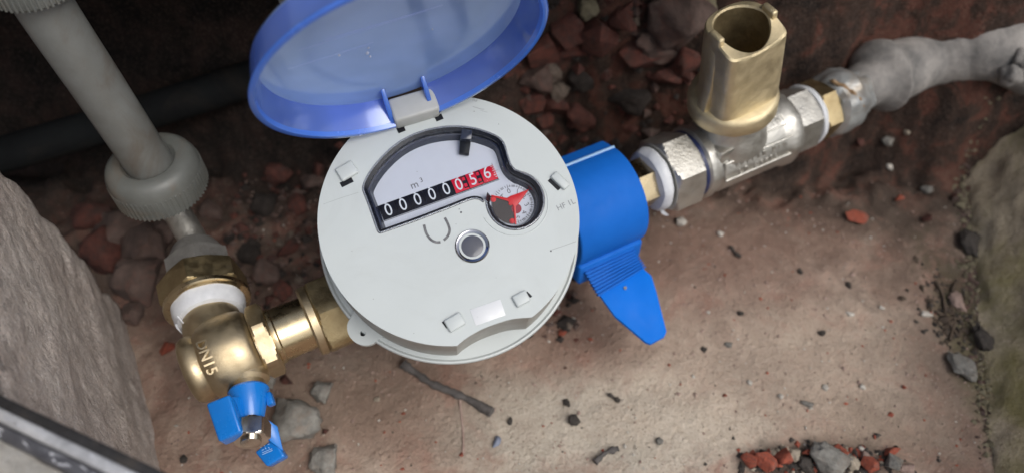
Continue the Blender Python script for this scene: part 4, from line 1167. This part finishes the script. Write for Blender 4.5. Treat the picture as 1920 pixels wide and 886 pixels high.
for (px, py, w_, h_, mt, lb) in [
    (1045, 579, 12, 11, 'pale', 'white pebble right of the meter rim above the red chip'),
    (1074, 599, 11, 10, 'pale', 'second white pebble, in the shadow left of the blue tag'),
    (1275, 419, 26, 20, 'pale', 'pale stone on floor under the valve\'s hexagonal end'),
    (1351, 440, 15, 11, 'pale', 'oval white pebble below the ball valve lettering'),
    (1300, 706, 9, 8, 'pale', 'tiny white grit on pale floor right of the tag tip'),
    (1405, 718, 12, 10, 'pale', 'white grit grain on open floor left of the pale flakes'),
    (1463, 743, 13, 10, 'pale', 'cream grain on open floor above the rubble pocket'),
    (1546, 727, 15, 12, 'pale', 'white flake on the floor right of the open patch'),
    (1617, 726, 17, 11, 'pale', 'bluish white flake left of the orange crumb by the right wall'),
    (1593, 590, 20, 11, 'pale', 'greenish white flake in the middle right of the floor'),
    (1653, 577, 16, 9, 'pale', 'small white fleck left of the leaf litter'),
    (1736, 590, 32, 14, 'pale', 'long white chip beside the brown leaf litter'),
    (1668, 315, 16, 13, 'pale', 'white fleck on dark floor under the lagged pipe'),
    (1700, 251, 14, 12, 'beige', 'beige grain in the dark below the pipe bulge'),
    (1664, 268, 26, 20, 'grey', 'grey pebble in the dark below the pipe bulge'),
    (1736, 360, 26, 20, 'grey', 'grey pebble between two dull red chips near the right wall'),
    (1515, 758, 30, 11, 'grey', 'thin grey flake on the floor above the rubble pocket'),
    (1235, 828, 18, 15, 'grey', 'round dark grey pebble at the lower edge below the tag'),
    (1366, 647, 18, 11, 'grey', 'greyish pebble right of the tag tip'),
    (707, 749, 15, 10, 'beige', 'beige grain on the floor left of the grey twig'),
    (931, 829, 17, 28, 'blue', 'blue grey chip standing below the end of the twig'),
    (1798, 692, 46, 62, 'grey', 'grey almond shaped stone against the foot of the right wall'),
    (1793, 568, 28, 44, 'pink', 'pinkish stone leaning in the leaf litter by the right wall'),
    (1275, 300, 0, 0, 'grey', ''),
    (555, 800, 120, 96, 'grey', 'large grey concrete lump right of the blue valve handle'),
    (614, 868, 66, 60, 'grey', 'grey stone at the bottom edge below the large lump'),
    (607, 738, 46, 40, 'grey', 'rounded grey stone under the brass union nut'),
    (505, 712, 54, 40, 'grey', 'dark grey stone hidden under the hexagonal brass shoulder'),
    (345, 862, 24, 20, 'black', 'dark brown clod on pale floor left of the valve handle'),
    (957, 790, 18, 22, 'black', 'dark clod below and right of the twig end'),
    (1062, 756, 19, 22, 'black', 'black clod upper of two below the meter'),
    (1074, 789, 30, 22, 'black', 'spread black clod lower of two below the meter'),
    (1320, 656, 18, 14, 'black', 'dark crumb right of the blue tag tip'),
    (1387, 589, 20, 15, 'black', 'black angular bit on the floor right of the blue tag'),
    (1540, 626, 22, 17, 'black', 'dark round clod in the middle of the right floor'),
    (1500, 510, 20, 16, 'black', 'dark clump below the pink patch right of the tag'),
    (1590, 535, 14, 20, 'black', 'upright dark clod in the right part of the floor'),
    (1815, 460, 44, 60, 'black', 'black crumbly clod against the right wall above the litter'),
    (1835, 640, 40, 54, 'black', 'black crumbly clod behind the grey almond shaped stone'),
]:
    if mt == 'black' and w_ < 30: w_, h_ = w_ * .78, h_ * .78
    if w_: stone('pebble' if w_ < 40 else 'stone', px, py, w_, h_, mt, lb, 'pebble' if w_ < 40 else 'stone', 'rock', (px * 37) % 60 - 30, .5, .35, FLT)
# the pocket of rubble at the lower right
RP = 'rubble in the hollow at the lower right'
for (px, py, w_, h_, mt, kd, rot, lb) in [
    (1402, 874, 36, 34, 'brick', 'chip', -50, 'red brick chip at the left end of the rubble hollow'),
    (1434, 873, 46, 34, 'brick', 'chip', -40, 'long red brick chip second from left in the rubble hollow'),
    (1469, 868, 42, 40, 'brick', 'chip', -45, 'broad red brick chip left of the grey stone in the hollow'),
    (1432, 856, 24, 24, 'black', 'chip', 20, 'black flake between red chips in the rubble hollow'),
    (1446, 855, 14, 15, 'beige', 'rock', 0, 'cream pebble beside the black flake in the hollow'),
    (1470, 849, 15, 15, 'beige', 'rock', 0, 'cream pebble at the top edge of the rubble hollow'),
    (1489, 859, 22, 22, 'beige', 'rock', 0, 'brownish pebble above the broad red chip in the hollow'),
    (1511, 853, 22, 17, 'brick', 'chip', 10, 'small red chip above the big grey stone in the hollow'),
    (1555, 873, 74, 46, 'grey', 'rock', -25, 'big smooth grey stone in the middle of the hollow'),
    (1556, 852, 34, 18, 'brick', 'chip', -15, 'dark red chip behind the big grey stone in the hollow'),
    (1577, 860, 30, 26, 'brick', 'chip', -60, 'red chip on the right shoulder of the big grey stone'),
    (1560, 846, 15, 9, 'pale', 'rock', 0, 'white chip at the back of the hollow over the grey stone'),
    (1614, 846, 16, 9, 'pale', 'rock', 0, 'bluish white chip at the back right of the hollow'),
    (1592, 874, 26, 26, 'beige', 'rock', 0, 'beige pebble right of the big grey stone'),
    (1628, 878, 34, 28, 'brick', 'chip', -60, 'red sliver in the dark right part of the hollow'),
    (1622, 860, 22, 16, 'pink', 'rock', 0, 'pinkish pebble at the right of the hollow'),
    (1668, 850, 40, 20, 'brick', 'chip', 30, 'raised red brick sliver at the right end of the hollow'),
    (1670, 874, 36, 32, 'grey', 'chip', 10, 'grey white chip under the raised red sliver'),
    (1700, 884, 30, 16, 'pink', 'rock', 0, 'pink lump at the bottom right corner of the hollow'),
    (1508, 876, 26, 26, 'black', 'rock', 0, 'black clod between red chip and big grey stone'),
]: stone('brick_chip' if mt == 'brick' else 'pebble', px, py - 4, w_ * 1.25, h_ * 1.2, mt, lb, 'brick chip' if mt == 'brick' else 'pebble', kd, rot, .55, .3, RP)
# rubble bank behind the meter
RB = 'rubble in the bank behind the meter'
for (px, py, w_, h_, mt, kd, rot, lb) in [
    (1268, 40, 150, 110, 'pink', 'rock', -30, 'large pinkish mortar lump high in the bank left of the valve key'),
    (1235, 88, 130, 60, 'pink', 'rock', 10, 'grey pink lump below the large mortar lump'),
    (1312, 12, 100, 60, 'olive', 'rock', 0, 'olive brown rock at the top edge behind the valve key'),
    (1205, 100, 110, 60, 'brick', 'chip', 20, 'bright red brick piece under the mortar lumps'),
    (1290, 118, 90, 60, 'brick', 'chip', -20, 'red brick piece against the left of the valve key'),
    (1160, 40, 50, 110, 'sooty', 'chip', 20, 'upright dark red brick piece left of the mortar lump'),
    (1180, 20, 34, 70, 'brick', 'chip', -15, 'narrow red brick shard at the top of the bank'),
    (1120, 70, 80, 90, 'sooty', 'chip', 0, 'sooty brick block in the middle of the bank'),
    (1060, 60, 70, 90, 'sooty', 'chip', 30, 'sooty brick block right of the blue lid'),
    (1030, 100, 70, 120, 'brick', 'chip', -40, 'slanting red brick piece beside the blue lid edge'),
    (1075, 105, 70, 36, 'brick', 'chip', 15, 'low red brick piece in the dark gap right of the lid'),
    (1035, 132, 50, 44, 'beige', 'rock', 0, 'beige stone under the slanting brick by the lid'),
    (1005, 150, 70, 60, 'pink', 'rock', 20, 'pinkish mortar piece between lid and face plate'),
    (1000, 195, 60, 46, 'brick', 'chip', 10, 'red brick rubble piece close above the face plate'),
    (1045, 175, 44, 38, 'beige', 'rock', 0, 'small buff stone right of the pinkish mortar piece'),
    (1045, 205, 60, 50, 'sooty', 'chip', 0, 'dark red piece upper right of the face plate'),
    (1090, 150, 60, 44, 'black', 'rock', 0, 'black stone in the middle of the dark bank'),
    (1022, 228, 40, 34, 'brick', 'chip', 25, 'orange red chip touching the face plate edge'),
    (1190, 38, 26, 26, 'beige', 'rock', 0, 'buff pebble left of the large mortar lump'),
    (1100, 20, 50, 40, 'olive', 'rock', 0, 'greenish grey stone at the top right of the lid'),
    (1250, 150, 70, 44, 'sooty', 'chip', 0, 'dark red piece under the bright red brick'),
    (1090, 220, 70, 50, 'sooty', 'rock', 0, 'sooty lump in the dark over the blue clip'),
    (1180, 190, 80, 50, 'black', 'rock', 0, 'black lump over the right end of the blue clip'),
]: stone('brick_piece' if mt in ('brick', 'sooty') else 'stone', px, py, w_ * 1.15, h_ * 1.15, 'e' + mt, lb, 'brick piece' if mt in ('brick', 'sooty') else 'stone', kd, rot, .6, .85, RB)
RL_ = 'rubble between the riser and the meter'
for (px, py, w_, h_, mt, kd, rot, lb) in [
    (560, 385, 40, 46, 'brick', 'chip', 30, 'dull red brick piece left of the face plate edge'),
    (600, 320, 36, 50, 'sooty', 'chip', 10, 'dark red piece tucked beside the upper left face plate'),
    (585, 345, 50, 30, 'pink', 'rock', 0, 'brown lump between two red pieces left of the meter'),
    (545, 470, 60, 40, 'sooty', 'chip', 20, 'flat dark red piece above the brass union nut'),
    (608, 495, 40, 24, 'brick', 'chip', -20, 'red chip peeping out beside the meter above the union nut'),
    (530, 545, 40, 40, 'brick', 'chip', 50, 'small red chip above the turned brass sleeve'),
    (560, 525, 20, 16, 'beige', 'rock', 0, 'beige pebble above the union nut'),
    (527, 458, 20, 16, 'beige', 'rock', 0, 'buff pebble right of the riser collar'),
    (505, 515, 60, 50, 'pink', 'rock', 0, 'brown stone between coupling and union nut'),
    (470, 480, 50, 44, 'black', 'rock', 0, 'black stone right of the brass coupling'),
    (500, 390, 50, 46, 'black', 'rock', 0, 'dark stone right of the riser collar'),
    (520, 330, 60, 40, 'sooty', 'rock', 0, 'sooty stone below the lid left of the meter'),
    (225, 445, 110, 84, 'pink', 'rock', 10, 'pinkish rock leaning on the left wall under the riser'),
    (205, 478, 90, 80, 'sooty', 'rock', -20, 'reddish rock next to the broken end of the left wall'),
    (275, 470, 90, 80, 'pink', 'rock', 30, 'greyish pink rock left of the steel coupling'),
    (265, 530, 90, 80, 'pink', 'rock', 0, 'brown pink rock left of the brass nut'),
    (310, 440, 60, 46, 'grey', 'rock', 0, 'grey rock under the riser collar'),
    (170, 415, 90, 60, 'sooty', 'rock', 0, 'dark reddish rock behind the left wall end'),
    (400, 400, 50, 40, 'pink', 'rock', 0, 'brown stone right of the steel neck'),
    (250, 590, 50, 40, 'grey', 'rock', 0, 'grey stone at the foot of the left wall end'),
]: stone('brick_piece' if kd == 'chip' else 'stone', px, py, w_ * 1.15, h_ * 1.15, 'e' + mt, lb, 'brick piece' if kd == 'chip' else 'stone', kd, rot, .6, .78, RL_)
# white lump behind the lid
wl = at_d(556, -4, 33)
wl = hit(556, 6)
c = at_d(552, -14, 29)
bm = B(); bmesh.ops.create_icosphere(bm, subdivisions=4, radius=1)
for v in bm.verts: v.co = c + Vector((v.co.x * .66, v.co.y * .8, v.co.z * 1.9)) * (1 + .25 * noise.noise(v.co * 1.7)) + Vector((0, 0, .75))
tag(obj('plaster_lump', bm, plaster('white_plaster', (.55, .54, .52), (.66, .65, .62), (.74, .73, .70)), loc=c, sharp=180), 'white plaster lump hanging behind the upper left of the blue lid', 'plaster lump')

def twig(name, pix, rad, mat, label, cat='twig', lift=.12, group=None):
    pts = [hit(x, y) + Z * lift for x, y in pix]
    o = thing_ = None
    bm = B(); pts = spline(pts, 6); n = len(pts)
    rr = [rad * (.75 + .5 * noise.noise(Vector((i * .5, rad * 9, 2))) + (.3 if i > n - 6 or i < 4 else 0)) for i in range(n)]
    tube(bm, pts, rr, 10, wob=.35, seed=int(pix[0][0]))
    return tag(obj(name, bm, mat, loc=Vector((pts[0].x, pts[0].y, 0)), sharp=60), label, cat, group)
twig('twig', [(757, 684), (778, 700), (812, 722), (850, 738), (890, 757), (922, 776)], .21, M_bark, 'grey broken twig lying on the floor in front of the meter', lift=.15)
twig('twig', [(862, 742), (864, 770), (868, 806), (869, 850)], .06, M_pink, 'thin pale brown stem running down from the grey twig', lift=.02)
twig('twig', [(1140, 740), (1150, 746), (1161, 753)], .08, M_char, 'short black splinter below the blue tag')
twig('twig', [(1368, 463), (1375, 473), (1387, 484)], .09, M_char, 'short black splinter right of the blue clip')
twig('twig', [(1115, 868), (1135, 850), (1158, 842)], .13, M_bark, 'small dark twig at the bottom edge below the meter')
twig('twig', [(1752, 528), (1766, 556), (1774, 600), (1796, 634)], .08, M_brown, 'thick brown stalk in the litter at the right wall', group='stalks at the right wall')
twig('twig', [(1790, 530), (1780, 565), (1788, 600), (1779, 640)], .06, M_brown, 'thin brown stalk crossing the litter at the right wall', group='stalks at the right wall')
twig('twig', [(1752, 585), (1775, 596), (1802, 600)], .05, M_brown, 'shortest brown stalk on the left of the litter', group='stalks at the right wall')

# grit that nobody could count
rnd = random.Random(11)
def grit(name, mat, n, region, r0, r1, seed):
    rn = random.Random(seed); bm = B()
    for _ in range(n):
        x, y = region(rn); r = rn.uniform(r0, r1) * (1.6 if rn.random() < .1 else 1)
        c = Vector((x, y, height(x, y) + r * .3)); vs = []
        ax_ = [Vector((rn.gauss(0, 1), rn.gauss(0, 1), rn.gauss(0, 1))).normalized() for _ in range(6)]
        for d in ((1, 0, 0), (-1, 0, 0), (0, 1, 0), (0, -1, 0), (0, 0, .8), (0, 0, -.8)):
            vs.append(bm.verts.new(c + Vector(d) * r * rn.uniform(.6, 1.3) + Vector((rn.uniform(-.3, .3), rn.uniform(-.3, .3), 0)) * r))
        for a, b, cc in ((0, 2, 4), (2, 1, 4), (1, 3, 4), (3, 0, 4), (2, 0, 5), (1, 2, 5), (3, 1, 5), (0, 3, 5)): bm.faces.new((vs[a], vs[b], vs[cc]))
    o = obj(name, bm, mat, kind='stuff', smooth=False); return o
fl = lambda rn: (rn.uniform(-14, 23), rn.uniform(10, 27))
bk = lambda rn: (rn.uniform(-1, 9.5), rn.uniform(26.5, 33))
lfz = lambda rn: (rn.uniform(-14, 3), rn.uniform(17.5, 27))
grit('pale_gravel', M_pale, 260, fl, .025, .07, 1)
grit('dark_gravel', M_char, 260, fl, .02, .055, 2)
grit('brown_gravel', M_pink, 900, fl, .025, .08, 3)
grit('red_gravel', M_brick, 160, fl, .03, .09, 4)
for i, (mt, n) in enumerate(((M_earthbrick, 110), (M_brickd, 180), (M_earthrock, 90), (M_earthblack, 160), (M_earthpale, 10))):
    grit('bank_gravel', mt, n, bk, .10, .42, 20 + i)
for i, (mt, n) in enumerate(((M_brickd, 260), (M_earthbrick, 60), (M_earthrock, 300), (M_earthblack, 360), (M_earthpale, 24))):
    grit('bank_gravel', mt, n, lfz, .07, .28, 40 + i)

# crumbs gathered in the hollow, in the litter and along the foot of the right wall
hp_, wf0, wf1, lt = at_z(1545, 866, 0), at_z(1866, 860, 0), at_z(1800, 240, 0), at_z(1800, 590, 0)
def foot(rn):
    t = rn.random(); v = wf0.lerp(wf1, t); return (v.x - abs(rn.gauss(0, .35)), v.y)
grit('hollow_gravel', M_char, 220, lambda rn: (rn.gauss(hp_.x, 1.7), rn.gauss(hp_.y, .38)), .05, .16, 61)
grit('hollow_gravel', M_brick, 60, lambda rn: (rn.gauss(hp_.x, 1.6), rn.gauss(hp_.y, .35)), .06, .18, 62)
grit('hollow_gravel', M_beige, 50, lambda rn: (rn.gauss(hp_.x, 1.7), rn.gauss(hp_.y, .38)), .05, .13, 63)
grit('wall_foot_crumbs', M_earthrock, 300, foot, .03, .13, 64)
grit('wall_foot_crumbs', M_olive, 300, foot, .04, .16, 65)
grit('leaf_litter', M_char, 150, lambda rn: (rn.gauss(lt.x - .3, .7), rn.gauss(lt.y, 1.3)), .03, .13, 66)
grit('leaf_litter', M_brown, 90, lambda rn: (rn.gauss(lt.x - .4, .6), rn.gauss(lt.y, 1.2)), .05, .18, 67)
